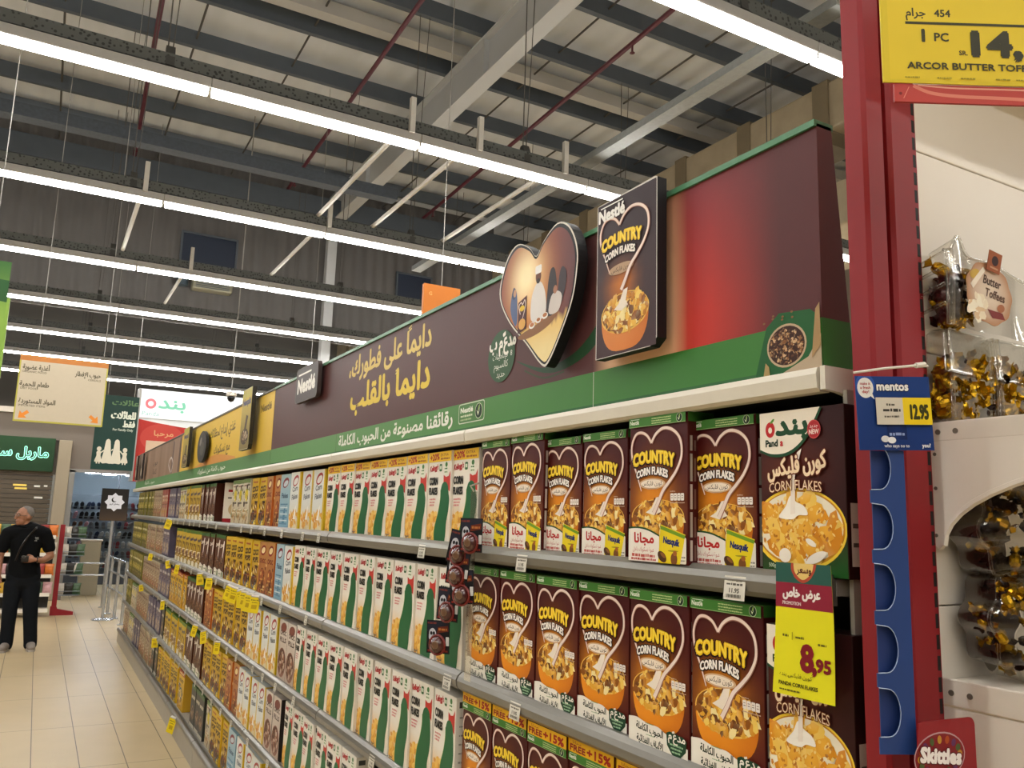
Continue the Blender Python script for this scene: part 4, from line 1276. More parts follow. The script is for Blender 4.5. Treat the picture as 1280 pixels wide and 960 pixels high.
# bowl of seeds by the near end
px, py = F(1.022, .318)
a.poly([(px - 7.8, py - 4.6), (px - 5, py + 4), (px - 2, py + 6.2), (px + 5, py + 5.6), (px + 6.9, py + 4), (px + 7.2, 0), (px - 7.4, 0)], '#1c5a2c')
a.poly([(px - 1, py - 4.6), (px + 4.4, py - 2.6), (px + 7.2, py + 1.0), (px + 7.2, 0.0), (px - 2, 0)], '#b9a58a')
a.ell(px - .4, py + .1, 4.5, 3.9, '#c0a888'); a.ell(px - .4, py + .1, 4.1, 3.5, '#3c2018')
a.flakes(px - .4, py + .1, 3.8, 3.2, 150, .42, ['#8a5a34', '#b98a5c', '#5c3420', '#d0aa80', '#4a2818'], seed=31)
a.poly([(px + 5.2, py - 3.0), (px + 6.2, py + 5.4), (px + 7.1, py + 6.4), (px + 7.2, py - 1.0)], '#a8885c')
a.poly([(px - 5.8, 0), (px - 5.2, 2.6), (px - 4.4, 1.8), (px - 4.2, 0)], '#a8905c')
for q in range(7):
    a.ell(px - 5.4 + q * 1.1 + (q % 2), py + 4.9 + (q % 3) * .5, .28, .2, '#7d5a34')
trim_green = mat('green_trim', '#3f7a52', rough=.4)
hb = header('header_board', YL, YR, a, '#5a3230', 'long maroon corn flakes header board with green band and yellow writing', trim_green)

# heart picture standing off the board
def heart_outline(cx, cy, w, h, n=12):
    P = smooth_curve([(0, .36), (.10, .46), (.26, .54), (.40, .47), (.49, .30), (.50, .12), (.42, -.10), (.25, -.32), (.05, -.52), (-.04, -.52), (-.19, -.32), (-.38, -.10), (-.50, .14), (-.49, .30), (-.40, .47), (-.26, .54), (-.10, .46)], 4, True)
    return [(cx + x * w + max(0, .12 - y) ** 1.3 * 9.5, cy + y * h) for x, y in P]
# upright tips stay straight and the base comes to a point
hx, hy = F(1.818, .565)
ho = heart_outline(hx, hy, 39.0, 33.5)
ha = Art(60, 60)
off = (hx - 30, hy - 30)
inner = [(x - off[0], y - off[1]) for x, y in heart_outline(hx, hy, 36.6, 31.2)]
def sunset(x, y):
    x -= 30; y -= 30
    g = math.exp(-((x + 5) ** 2 + (y - 7.5) ** 2) / 52)
    g2 = math.exp(-((x + 3) / 9) ** 2 - ((y - 4) / 11) ** 2)
    c = mix('#8e4234', '#5e3438', max(0, x / 18))
    c = mix(c, '#e89a34', g2)
    c = mix(c, '#fff0c0', min(1, g * 1.1))
    if y < -6.5:
        c = mix('#e8c06a', '#f0dca0', max(0, min(1, (-y - 6) / 8)))
    return c
ha.shells(inner, (30.6, 30.5), sunset, 12)
q = lambda x, y: (30 + x, 30 + y)
def blob(pts, c): ha.poly(smooth_curve([q(*p) for p in pts], 4, True), c)
blob([(-13.2, .5), (-11.8, 5.8), (-9.8, 4), (-9.2, -3.4), (-10.6, -4.6)], '#51628a'); blob([(-12.6, 4), (-11.5, 6.2), (-10.3, 4.4), (-11.2, 2.6)], '#3c4a6c'); ha.ell(*q(-10.9, 4.4), .8, 1.1, '#c49a7c')
blob([(-8, -8.0), (5, -5.8), (12, -3.5), (9, -7), (2, -9), (-5.5, -9.4)], '#8a5c34')
blob([(-1.8, -4.8), (-2.0, .5), (.2, 4.2), (2.8, 4.4), (5, 1), (5.4, -4.0), (2, -5.8)], '#e0dcd8'); ha.ell(*q(1.4, 6.2), 1.35, 1.8, '#6a3e2c'); ha.rrect(30 - .2, 30 + 7.0, 30 + 2.9, 30 + 9.2, .5, '#f0eeea'); ha.ell(*q(1.4, 5.0), .9, .7, '#2c1c16')
blob([(6, -5), (6.2, 2), (7.4, 6.4), (9.4, 6.2), (10.6, 1), (10.2, -4.6)], '#2a2226'); blob([(11.0, -3), (11.6, 4), (13.2, 6), (15, 3), (13, -3)], '#33262c')
blob([(7.0, -4.8), (8.0, -.6), (11, .2), (13, -1.6), (11.4, -5)], '#cfc6c0'); ha.ell(*q(9.8, .8), .9, 1.1, '#a8745a')
for x, y, r_ in ((-1.2, -6.4, 1.5), (2.0, -5.6, 1.3), (5.2, -5.0, 1.5)):
    ha.ell(*q(x, y), r_, r_ * .55, '#f0ece4'); ha.ell(*q(x, y + .2), r_ * .7, r_ * .35, '#b06a34')
ha.poly([q(-8.6, -7.4), q(-8.6, 1.2), q(-4.2, 2.4), q(-4.2, -6.6)], '#4a1c1c')
ha.stroke(smooth_curve([q(-7.4, -2.2), q(-8.2, .2), q(-7.0, 1.0), q(-6.3, .3), q(-5.2, 1.4), q(-4.8, -.4), q(-6.2, -3.6)], 4), .3, '#ecd6c8')
ha.ell(*q(-6.5, -.7), 1.3, .8, '#e6c030'); ha.ell(*q(-6.4, -5.0), 1.8, 1.5, '#e0a850')
cutout(hb, YL, 'heart_picture', ho, .028, .022, ha, rim='#ded8cc', side='#17171a', artoff=off)

# cereal box picture standing off the board
bx0, by0 = F(1.545, .366)
bw, bh = 21.8, 36.5
out = [(bx0, by0), (bx0 + bw - 2.2, by0), (bx0 + bw, by0 + 1.6), (bx0 + bw, by0 + bh), (bx0 + bw - .8, by0 + bh + .3), (bx0, by0 + bh)]
ba = Art(bw - .5, bh - .3)
k = (bw - 1.0) / 18.5
ba.grid(0, 0, bw, bh, 10, 16, lambda x, y: mix(mix('#3c2226', '#2c1a20', y / bh), '#c87420', math.exp(-((x - 9) / 4.4) ** 2 - ((y - 15.5) / 3.6) ** 2)))
country_bowl(ba, 10.4, 9.0, 8.6, 4.6, 8.4, cup='#d8843a', seed=12, n=220)
ba.ell(9.2, 19.2, 4.6, 1.2, '#b89878'); ba.text(ar('كورن فليكس'), 9.2, 18.8, 1.4, '#2c1a16', width=7, bold=.01)
heart_mark(ba, k * .96, .6, 4.0)
ba.text('Nestlé', 5.6, bh - 4.6, 4.0, '#f0eee8', width=9.6, bold=.05); ba.rect(1.4, bh - 1.45, 9.8, bh - 1.15, '#f0eee8')
cutout(hb, YL, 'box_picture', out, .025, .022, ba, rim='#d8d2ca', side='#17171a', artoff=(bx0 + .25, by0 + .15))

# brand plaque
px, py = F(4.22, .548)
pw, ph = 38.0, 17.5
po = []
for cx, cy, w0 in ((pw - 2.5, ph - 2.5, 0), (2.5, ph - 2.5, 90), (2.5, 2.5, 180), (pw - 2.5, 2.5, 270)):
    for s_ in range(5):
        w = math.radians(w0 + 22.5 * s_); po.append((px + cx + 2.5 * math.cos(w), py + cy + 2.5 * math.sin(w)))
pa = Art(pw, ph)
pa.text('Nestlé', pw / 2, 5.0, 9.6, '#efece4', width=30, bold=.06)
pa.rect(4.2, 13.6, 27, 14.5, '#efece4')
cutout(hb, YL, 'brand_plaque', po, .02, .015, pa, rim='#6a605c', side='#3c302e', artoff=(px, py))

# --- yellow board in the middle
YL2, YR2 = 8.35, 4.806
F = to_face(YL2)
LW = (YL2 - YR2) * 100
a = Art(LW, LH_)
gy = F(0, GT)[1]
a.grid(0, gy, LW, LH_, 8, 4, lambda x, y: mix('#d9b23c', '#e6c248', y / LH_))
a.grid(0, 0, LW, gy, 8, 2, lambda x, y: '#5a8a52')
line_of(ar('غذي إبداع لحظاتك'), 6.85, 5.88, .56, 9.5, '#6a5420', .03)
line_of(ar('مع نسكويك'), 6.62, 6.02, .43, 8.5, '#6a5420', .03)
a.text('Nestlé', F(5.0, .60)[0], F(5.0, .60)[1], 6.0, '#6a5424', width=26, bold=.05)
a.text('Nestlé', F(8.15, .58)[0], F(0, .58)[1], 5.0, '#6a5424', width=20, bold=.05)
line_of(ar('حبوب كاملة من نسكويك'), 7.29, 6.12, .30, 5.0, '#e8ecdc', .03)
a.poly(smooth_curve([F(7.5, .36), F(6.6, .42), F(5.8, .37)], 6) + [F(5.8, .355), F(7.5, .355)], '#d8974c')
hy_ = header('header_board', YL2, YR2, a, '#b8923a', 'yellow chocolate cereal header board between the maroon and brown boards', mat('dark_trim', '#4a463c', rough=.5))
def yellow_box(yc, zb, w, h):
    x0, y0 = F(yc, zb); x0 -= w / 2
    out = [(x0, y0), (x0 + w - 2, y0), (x0 + w, y0 + 3), (x0 + w, y0 + h), (x0, y0 + h)]
    b = Art(w - 1, h - 1)
    b.grid(0, 0, w, h, 2, 8, lambda x, y: mix('#7a6a3c', '#d0b848', y / h))
    b.rect(0, h * .84, w, h, '#b9b04c'); b.text('Nesquik', w / 2, h * .72, 5.6, '#2c3468', width=w * .8, bold=.06)
    b.ell(w * .5, h * .2, w * .38, h * .13, '#3a2a1c'); b.flakes(w * .5, h * .2, w * .3, h * .1, 30, 1.8, ['#5a3a20', '#8a6a48', '#c9b89c'], seed=5)
    b.poly([(w * .4, h * .3), (w * .55, h * .55), (w * .75, h * .52), (w * .6, h * .28)], '#4c3a28')
    return cutout(hy_, YL2, 'box_picture', out, .025, .03, b, rim='#b8ad80', side='#2c2820', artoff=(x0 + .4, y0 + .5))
yellow_box(5.29, .38, 27, 38)
yellow_box(7.70, .37, 30, 34)
px, py = F(6.95, .50)
oo = [(px + 20 * math.cos(w * math.pi / 18), py + 12.5 * math.sin(w * math.pi / 18)) for w in range(36)]
oa = Art(40, 25); oa.ell(20, 12.5, 18.4, 11.4, '#3c3a3c', n=40); oa.ell(14, 17, 5, 3, '#8a8480', rot=.4); oa.ell(22, 11, 9, 5.5, '#55524e')
cutout(hy_, YL2, 'round_plate', oo, .02, .02, oa, rim='#3a3836', side='#26241f', artoff=(px - 20, py - 12.5))

# --- brown board at the far end
YL3, YR3 = 12.30, 8.356
F = to_face(YL3)
LW = (YL3 - YR3) * 100
a = Art(LW, LH_)
a.grid(0, gy, LW, LH_, 26, 3, lambda x, y: mix('#9a7c66', '#83654f', (math.sin(x * .21) + math.sin(x * .083)) * .4 + .4))
a.grid(0, 0, LW, gy, 8, 2, lambda x, y: '#5a8a52')
for yy in (8.5, 8.95, 11.6, 12.1):
    x_, y_ = F(yy, .36); a.poly([(x_, y_), (x_ + 9, y_), (x_ + 13, y_ + 30), (x_ + 4, y_ + 33)], '#5c453a')
a.stroke(smooth_curve([F(8.95, .37), F(9.15, .46), F(9.0, .52), F(8.85, .46), F(8.9, .37)], 6), 2.0, '#c9bdb8')
a.text(ar('حبوب'), F(10.3, .5)[0], F(0, .5)[1], 9, '#4a3428', width=42, bold=.03); a.text(ar('كاملة'), F(10.3, .40)[0], F(0, .40)[1], 8, '#4a3428', width=34, bold=.03)
line_of(ar('حبوب كاملة'), 11.2, 10.2, .30, 4.6, '#dfe6d4', .03)
h3 = header('header_board', YL3, YR3, a, '#6a5244', 'brown wood-look header board at the far end of the gondola', mat('dark_trim'))
for yy in (11.35, 12.0):
    x0, y0 = F(yy, .37)
    b = Art(17, 30); b.grid(0, 0, 17, 30, 2, 5, lambda x, y: mix('#4c3a34', '#8a7468', y / 30)); b.ell(8, 8, 6, 5, '#b8a48c')
    cutout(h3, YL3, 'box_picture', [(x0, y0), (x0 + 18, y0), (x0 + 18, y0 + 31), (x0, y0 + 31)], .02, .03, b, rim='#9c8c80', side='#241c1a', artoff=(x0 + .4, y0 + .4))

# ---------------------------------------------------------------- tickets, hanging tags, strips on the gondola
def ticket_art(price):
    t = Art(5.2, 4.2)
    t.rect(0, 0, 5.2, 4.2, '#d9d5c8')
    t.scribble(.8, 4.4, 3.3, .35, '#6a675e', seed=1); t.scribble(.6, 4.6, 2.6, .4, '#5a574e', seed=2)
    t.text(price, 2.6, 1.3, 1.1, '#4a473f', width=2.4, bold=.04)
    for j in range(14): t.rect(.7 + j * .27, .4, .82 + j * .27 + (j % 3) * .04, 1.0, '#5a574e')
    return t
def flat_card(name, art, m=PRINT, thick=.0008, back='#d9d5c8', parent=None):
    mb = MB()
    W, H = art.W * .01, art.H * .01
    mb.box(-W / 2, W / 2, 0, thick, 0, H, c=back)
    art.stamp(mb, lambda x, y, l: (x - W / 2, -l, y))
    return mb.build(name, m, parent)
FACE = -math.pi / 2
rt0 = random.Random(21)
tk = None
for y, L, where in ((1.142, 0, 'under the second brown box of the top shelf'), (1.904, 0, 'under the fifth brown box of the top shelf'), (2.552, 0, 'under the white boxes of the top shelf'), (1.917, 1, 'under the fifth brown box of the second shelf'), (2.321, 1, 'on the second shelf rail beside the rail joint'), (2.9, 2, 'under the white boxes of the third shelf')):
    t = flat_card('price_ticket', ticket_art('11.95'))
    t.location = (1.0975, y, SHELF[L] - .052); t.rotation_euler = (-.12, 0, FACE)
    tag(t, 'small white barcode price ticket ' + where, 'price ticket', 'white price tickets on the shelf rails')
tk_me = flat_card('price_ticket', ticket_art('9.95'))
tkm = tk_me.data
first_tk = True
for L in range(4):
    y = 3.7 + .11 * L
    while y < 9.4:
        o = tk_me if first_tk else link('price_ticket', tkm)
        first_tk = False
        o.location = (1.0965, y, SHELF[L] - .046); o.rotation_euler = (-.10, 0, FACE); o.scale = (.8, 1, .95)
        tag(o, f'small white paper ticket clipped along the {LEVEL[L]} shelf rail farther down the aisle', 'price ticket', f'white tickets along the {LEVEL[L]} shelf rail')
        y += rt0.uniform(.22, .46)
def tag_mesh():
    t = Art(5.0, 7.0)
    t.rect(0, 0, 5, 7, '#e2c81e'); t.scribble(.6, 4.4, 5.4, .6, '#8a7a1c', seed=3); t.scribble(1.2, 4.0, 4.4, .4, '#8a7a1c', seed=4); t.rect(1.3, 1.8, 3.9, 3.6, '#b89a18')
    mb = MB()
    P = [(-.025, .004), (-.025, -.070), (.025, -.070), (.025, .004)]
    mb.box(-.025, .025, 0, .001, -.07, 0, c='#e2c81e')
    t.stamp(mb, lambda x, y, l: (x - .025, -l, y - .07))
    mb.prism([(-.001, -.001), (.006, .006), (.006, .010), (-.004, .003)], 'x', -.02, .02, c='#cfcabc')
    return mb.mesh('price_tag', PRINT)
tm = tag_mesh()
rt = random.Random(5)
TAGS = sorted(((8.41, 0, 1.25), (8.30, 1, 1.0), (7.68, 1, 1.1), (6.55, 1, 1.1), (6.16, 1, 1.1), (5.46, 1, 1.2), (5.30, 1, 1.2), (5.15, 1, 1.2), (5.02, 1, 1.25), (4.88, 1, 1.3), (4.76, 1, 1.2), (8.38, 2, 1.1), (6.56, 2, 1.1), (6.23, 2, 1.15), (8.67, 3, 1.2), (6.99, 4, 1.5), (9.6, 1, 1.0), (10.2, 2, 1.0), (5.7, 2, 1.0)))
for n_, (y, L, s_) in enumerate(TAGS):
    o = link('price_tag', tm)
    o.location = (1.088 if L < 4 else 1.06, y, SHELF[L] - .012)
    o.scale = (s_, 1, s_)
    o.rotation_euler = (-.15, rt.uniform(-.25, .25), FACE + .75 + rt.uniform(-.3, .3))
    tag(o, f'yellow price tag hanging from the {LEVEL[L]} shelf rail, {nth(1 + sum(q[1] == L for q in TAGS[:n_]))} along it from the red post', 'price tag', 'yellow price tags on the cereal shelves')

# promotion price flap under the dark box
pa = Art(11.6, 20.8)
pa.rect(0, 0, 11.6, 20.8, '#e3dc20')
pa.rect(0, 13.6, 11.6, 17.6, '#8e2438'); pa.rect(0, 17.6, 11.6, 20.8, '#2c5a50')
pa.poly(smooth_curve([(3.4, 20.9), (3.6, 19.0), (5.8, 17.7), (8.0, 19.0), (8.8, 20.9)], 5), '#b04a34'); pa.poly(smooth_curve([(3.9, 20.9), (4.2, 19.3), (5.8, 18.2), (7.6, 19.3), (8.2, 20.9)], 5), '#e8c878')
pa.text(ar('وسعر'), 6.1, 19.3, 1.5, '#5a2a1c', width=3.0, bold=.04)
pa.text(ar('عرض خاص'), 5.4, 15.4, 2.1, '#f0e6e0', width=7.6, bold=.05); pa.text('PROMOTION', 3.4, 14.1, .75, '#e8d0cc', width=3.8, bold=.03)
pa.scribble(1.6, 2.8, 9.0, .4, '#6a6418', seed=1); pa.rect(3.5, 8.6, 3.6, 9.8, '#6a6418'); pa.scribble(4.2, 5.9, 8.9, .4, '#6a6418', seed=2); pa.scribble(8.6, 10.2, 8.3, .4, '#6a6418', seed=3)
pa.text('8', 6.5, 4.2, 5.6, '#7c1620', width=2.2, bold=.05); pa.text(',', 7.9, 4.2, 4.6, '#7c1620', bold=.05); pa.text('95', 9.6, 4.4, 2.7, '#7c1620', width=2.6, bold=.05)
pa.text(ar('كورن فليكس بنده'), 4.4, 2.9, .9, '#3a380c', width=6.2, bold=.02); pa.text('PANDA CORN FLAKES', 4.9, 1.5, .8, '#3a380c', width=7.4, bold=.03); pa.scribble(1.4, 5.4, .7, .25, '#6a6418', seed=6)
mb = MB()
def bend(x, y, l):
    t = y / .208
    return (x - .058 + (1 - t) * .006 * (x / .058 - .2), -l - .010 * (1 - t) ** 2 * 1.2, y)
for j in range(8):
    z0, z1 = j * .026, (j + 1) * .026
    mb.face([bend(0, z0, -.0006), bend(.116, z0, -.0006), bend(.116, z1, -.0006), bend(0, z1, -.0006)], '#d8d020')
def fine(art, mb):
    art.stamp(mb, bend)
big = pa.p
pa.p = []
for k_, P, C in big:                                     # long colour fields follow the curl of the paper
    ys = [p[1] for p in P]
    if max(ys) - min(ys) > 4 and len(P) == 4:
        n = 8
        for j in range(n):
            ya_, yb_ = min(ys) + (max(ys) - min(ys)) * j / n, min(ys) + (max(ys) - min(ys)) * (j + 1) / n
            pa.p.append((k_, [(0, ya_), (11.6, ya_), (11.6, yb_), (0, yb_)], C))
    else:
        pa.p.append((k_, P, C))
fine(pa, mb)
o = mb.build('promotion_card', PRINT, fix=False)
o.location = (1.095, .982, Z(-.262)); o.rotation_euler = (0, 0, FACE + .04); o.scale = (.94, 1, 1)
tag(o, 'yellow promotion price card with maroon band hanging over the second shelf', 'price card')

# hanging strip of blister-packed toys
strip = empty('hanging_strip', (1.085, 2.16, Z(.02)), FACE)
mb = MB(); mb.box(-.02, .02, 0, .0015, -.46, .06); mb.build('strip', clear_plastic(), strip)
mb = MB(); mb.tube([(0, .0, .06), (0, -.012, .075), (0, .015, .085)], .003, n=6); mb.build('hook', mat('hook_metal', '#b0aca4', rough=.4, metal=.5), strip)
tag(strip, 'clear plastic strip hanging from the top shelf and carrying toy packs', 'hanging strip')
ca = Art(9.4, 10.6)
ca.rect(0, 0, 9.4, 10.6, '#17181d'); ca.rect(.3, 7.0, 9.1, 10.3, '#262836')
ca.poly([(4.2, 6.4), (8.9, 7.2), (8.7, 9.0), (4.6, 8.4)], '#6a2c1c'); ca.scribble(4.9, 8.4, 7.4, .8, '#b8743c', seed=3)
ca.poly(smooth_curve([(1.0, 4.6), (1.2, 7.2), (2.6, 8.0), (3.8, 6.8), (3.6, 5.0), (2.4, 4.2)], 4, True), '#c2c4cc'); ca.ell(1.9, 6.4, .5, .6, '#17181d'); ca.ell(3.0, 6.4, .5, .6, '#17181d'); ca.rect(1.9, 4.7, 3.0, 5.2, '#17181d')
ca.rrect(7.9, 2.6, 9.2, 5.4, .2, '#d6d6d4'); ca.scribble(.6, 8.8, .5, .7, '#8a2a22', seed=7); ca.scribble(.4, 4, 9.4, .6, '#7a3a34', seed=8)
card_me = None
bub_m = mat('toy_bubble', '#4a1c1c', rough=.12, spec=.9, noise=.4, scale=60)
ring_m = mat('toy_ring', '#7a2620', rough=.3)
toy = empty('toy_pack', (0, 0, 0), FACE)
card = flat_card('card', ca, back='#101114', parent=toy)
card.location = (0, 0, -.04)
mb = MB(); mb.lathe([(.001, .020), (.012, .0185), (.022, .013), (.028, .006), (.030, 0)], n=20, M=Matrix.Translation((0, -.001, -.012)) @ Matrix.Rotation(math.pi / 2, 4, 'X')); bb = mb.build('bubble', bub_m, toy, smooth=True)
mb = MB(); mb.tube([(.031 * math.cos(w * .3142), -.004, -.012 + .031 * math.sin(w * .3142)) for w in range(21)], .004, n=6); mb.build('ring', ring_m, toy)
mb = MB(); mb.lathe([(.001, .003), (.010, .0025), (.014, 0)], n=12, M=Matrix.Translation((.003, -.0195, -.010)) @ Matrix.Rotation(math.pi / 2, 4, 'X')); mb.build('face', mat('toy_face', '#70523c', rough=.3, noise=.3, scale=90), bb)
spots = ((2.13, -.066, -.0), (2.193, -.103, .2), (2.193, -.161, .12), (2.175, -.212, -.08), (2.255, -.266, .06), (2.303, -.363, -.03))
for n_, (y, z, w) in enumerate(spots):
    o = toy if n_ == 0 else copy_tree(toy)
    o.location = (1.066 - .004 * (n_ % 3), y, Z(z) + .012)
    o.scale = (.84, 1, .88)
    o.rotation_euler = (0, w, FACE + .45 + .12 * (n_ % 2))
    tag(o, f'black toy blister pack with dark red bubble, {nth(n_ + 1)} from the top of the hanging strip', 'toy pack', 'toy packs on the hanging strip')

# ---------------------------------------------------------------- candy end display in front of the gondola's end
red_m = mat('red_enamel', '#8a1d24', spec=.3, rough=.5, noise=.04, scale=12)
slot_m = mat('slot_black', '#14100f', rough=.7)
white_m = mat('white_enamel', '#e6dfd3', rough=.45, noise=.04, scale=5)
white2_m = mat('white_worn', '#e0d9cc', rough=.5, noise=.10, scale=20)
YE = .865
ec = empty('candy_display', (1.6, YE, 0))
def epart(mb, name, m, par=None, **k):
    o = mb.build(name, m, par or ec, **k)
    if par is None: o.matrix_parent_inverse = Matrix.Translation((-1.6, -YE, 0))
    return o
mb = MB()
# folded upright: two flat faces with a groove, then the slotted flange
mb.prism([(1.106, YE + .015), (1.106, YE - .018), (1.112, YE - .024), (1.150, YE - .024), (1.156, YE - .018), (1.156, YE - .006), (1.168, YE - .006), (1.168, YE - .018), (1.174, YE - .024), (1.226, YE - .024), (1.232, YE - .018), (1.232, YE + .03)], 'z', 0, Z(1.1))
epart(mb, 'upright', red_m)
mb = MB(); mb.box(1.232, 1.262, YE - .006, YE + .02, 0, Z(1.1))
up = epart(mb, 'slotted_flange', red_m)
mb = MB()
z = .05
while z < Z(1.05):
    mb.box(1.241, 1.259, YE - .0068, YE - .004, z, z + .022); z += .032
mb.build('slot', slot_m, up)
zj = [0.0, 1.224, Z(-.111), 2.0, Z(.665), Z(1.1)]
zs = [0.02, .8, Z(-.113), Z(.30), Z(.66), Z(1.1)]
for a_, b_ in zip(zs[:-1], zs[1:]):
    mb = MB(); mb.box(1.262, 2.16, YE + .002, YE + .02, a_ + .001, b_ - .001, b=.002); epart(mb, 'back_panel', white_m)
def endshelf(zt, th, gusset):
    mb = MB(); mb.box(1.268, 2.15, YE - .42, YE, zt - .022, zt, b=.002); s = epart(mb, 'shelf', white2_m)
    mb = MB(); mb.box(1.262, 1.270, YE - .42, YE - .003, zt - th, zt + .004, b=.002)
    mb.build('side_plate', white2_m, s)
    for yy in (.02, .05):
        mb = MB(); mb.tube([(1.2605, YE - yy, zt - th * .45), (1.264, YE - yy, zt - th * .45)], .0045, n=10)
        mb.build('rivet', mat('rivet_dark', '#6a645a', rough=.5), s)
    if gusset:
        arc = [(YE - .018 - .40 * (1 - math.cos(w)) , zt - th - .135 * (1 - math.sin(w)) * 1.0 - .03) for w in [k * math.pi / 24 for k in range(13)]]
        P = [(YE - .003, zt - th + .002), (YE - .003, zt - th - .165), (YE - .012, zt - th - .172), (YE - .018, zt - th - .165)] + arc + [(YE - .42, zt - th + .002)]
        mb = MB(); mb.prism(P, 'x', 1.2625, 1.272); g = mb.build('gusset', white_m, s)
        mb = MB()
        lip = [(1.266, y - .000, z) for y, z in arc]
        mb.tube(lip, .006, n=6); mb.build('rolled_edge', white_m, g)
        for yy, zz in ((.012, .02), (.011, .075), (.008, .15)):
            mb = MB(); mb.tube([(1.2615, YE - yy, zt - th - zz), (1.2640, YE - yy, zt - th - zz)], .003, n=8)
            mb.build('rivet', mat('rivet_dark'), g)
SH1, SH2 = Z(.176), Z(-.225)
endshelf(SH1, .028, True)
endshelf(SH2, .036, False)
mb = MB(); mb.box(1.264, 1.272, YE - .42, YE - .003, Z(-.42), SH2 - .038, b=.002); epart(mb, 'side_panel', white_m)
mb = MB(); mb.box(1.27, 2.15, YE - .42, YE, 0, .14); epart(mb, 'base', white_m)
# curved red rail at the foot of the display's top shelf
mb = MB()
mb.box(1.262, 2.15, YE - .30, YE, Z(.93), Z(.95)); epart(mb, 'top_shelf', white2_m)
tag(ec, 'white and red slotted end display of boxed toffees', 'display')

# price sign held at the corner of the top shelf, turned to the aisle
ps = empty('price_sign', (1.035, .640, Z(.576)), math.radians(-29))
sa = Art(26.0, 15.5)
sa.rect(0, 0, 26, 15.5, '#d8c022'); sa.rect(1.0, .5, 26, 15.5, '#e0c526')
sa.text(ar('جرام'), 4.9, 10.0, 1.7, '#3c3a18', width=2.7, bold=.025); sa.text('454', 8.6, 10.0, 1.5, '#3c3a18', bold=.03)
sa.rect(3.4, 8.75, 25, 9.15, '#3c3a18')
sa.text('1', 5.8, 6.2, 2.6, '#3c3a18', bold=.05); sa.text('PC', 8.3, 6.3, 1.75, '#3c3a18', bold=.03)
sa.text('SR.', 11.2, 4.3, .95, '#3c3a18', bold=.03); sa.text('14,', 15.9, 4.3, 5.1, '#34321a', width=6.6, bold=.06)
sa.text('ARCOR BUTTER TOFFEE', 3.4, 2.1, 1.37, '#3c3a18', align='L', width=18.0, bold=.035)
for x_ in (3.0, 7.4, 10.6, 15.4, 18.2): sa.scribble(x_, x_ + 2.0, .7, .22, '#9a8c1c', seed=int(x_))
c_ = flat_card('price_board', sa, back='#d8c022', thick=.002, parent=ps); c_.location = (.03, 0, .032)
ra = Art(24.0, 2.6)
ra.rect(0, 0, 24, 2.6, '#b8423a'); ra.stroke(smooth_curve([(2.6, 2.4), (5, 1.4), (9, 1.0), (15, .9), (24, .6)], 6), .5, '#d8806a'); ra.stroke(smooth_curve([(3.2, 2.5), (8, 2.2), (15, 2.2), (24, 2.1)], 5), .22, '#e0a088'); ra.stroke([(1.2, 0.5), (2.0, 2.2)], .12, '#d8806a'); ra.ell(.8, 1.2, .22, .22, '#7a2620')
r_ = flat_card('red_holder', ra, back='#a83832', thick=.004, parent=ps); r_.location = (.036, .002, .005)
mb = MB(); mb.box(.12, .13, .004, .20, .172, .182); mb.build('arm', red_m, ps)
tag(ps, 'big yellow toffee price sign in a red holder at the top of the end display', 'price sign')

# blue mint strip hung on the red post
ms = empty('mint_strip', (1.070, .795, Z(-.30)), math.radians(-24))
ha_ = Art(16.2, 12.6)
ha_.grid(0, 0, 16.2, 12.6, 4, 4, lambda x, y: mix('#15326e', '#1a3b7a', y / 12.6))
ha_.ell(2.1, 11.0, 2.1, 2.1, '#2a52a0'); ha_.ell(2.1, 10.6, 1.75, 1.75, '#e4e2dc'); ha_.poly([(2.8, 9.4), (4.0, 8.6), (3.4, 9.9)], '#e4e2dc')
ha_.text("make it", 2.1, 11.1, .7, '#a83838', width=2.2, bold=.03); ha_.text("a fresh", 2.1, 10.4, .7, '#a83838', width=2.2, bold=.03); ha_.text("day!", 2.1, 9.7, .7, '#a83838', width=1.5, bold=.03)
ha_.text('mentos', 8.0, 10.2, 2.0, '#e8e6e2', width=6.8, bold=.05, edge='#0c1c44', edge_w=.06)
ha_.grid(6.2, 1.8, 10.4, 8.6, 2, 4, lambda x, y: mix('#132c66', '#0f2456', abs(x - 8.3) / 2)); ha_.scribble(6.8, 9.6, 6.6, .5, '#8a9cc8', seed=3); ha_.scribble(6.6, 10, 2.5, .5, '#8a9cc8', seed=4)
ha_.ell(5.6, 1.9, .9, .55, '#d8d8da'); ha_.ell(7.0, 1.7, .9, .55, '#e8e8ea')
ha_.text('who says no to', 8.0, .5, .75, '#d0d4de', width=5.4, bold=.03); ha_.text('you?', 14.4, .5, .9, '#e4e4e8', width=1.8, bold=.04)
mb = MB()
P = [(-.081, 0), (.081, 0), (.081, .126), (-.06, .126), (-.06, .128)]
mb.box(-.081, .081, 0, .0016, 0, .126, c='#15326e')
ha_.stamp(mb, lambda x, y, l: (x - .081, -l, y))
hc = mb.build('header_card', PRINT, ms); hc.location = (.010, -.006, .418); hc.rotation_euler = (0, -.035, 0); hc.scale = (.70, 1, .86)
la = Art(12.0, 4.6)
la.rect(0, 0, 12, 4.6, '#cfc8b8'); la.rect(5.8, 0, 12, 4.6, '#e6c81c'); la.text('12.95', 9.3, 1.0, 3.4, '#3c3a14', width=3.8, bold=.05)
la.scribble(2.2, 4, 3.2, .4, '#5a564c', seed=1); la.scribble(1.4, 5.2, 2.2, .55, '#3c3a34', seed=2); la.scribble(1.6, 4.8, 1.2, .35, '#6a665c', seed=3)
pl = flat_card('price_label', la, back='#cfc8b8', parent=hc); pl.location = (.018, -.004, .043)
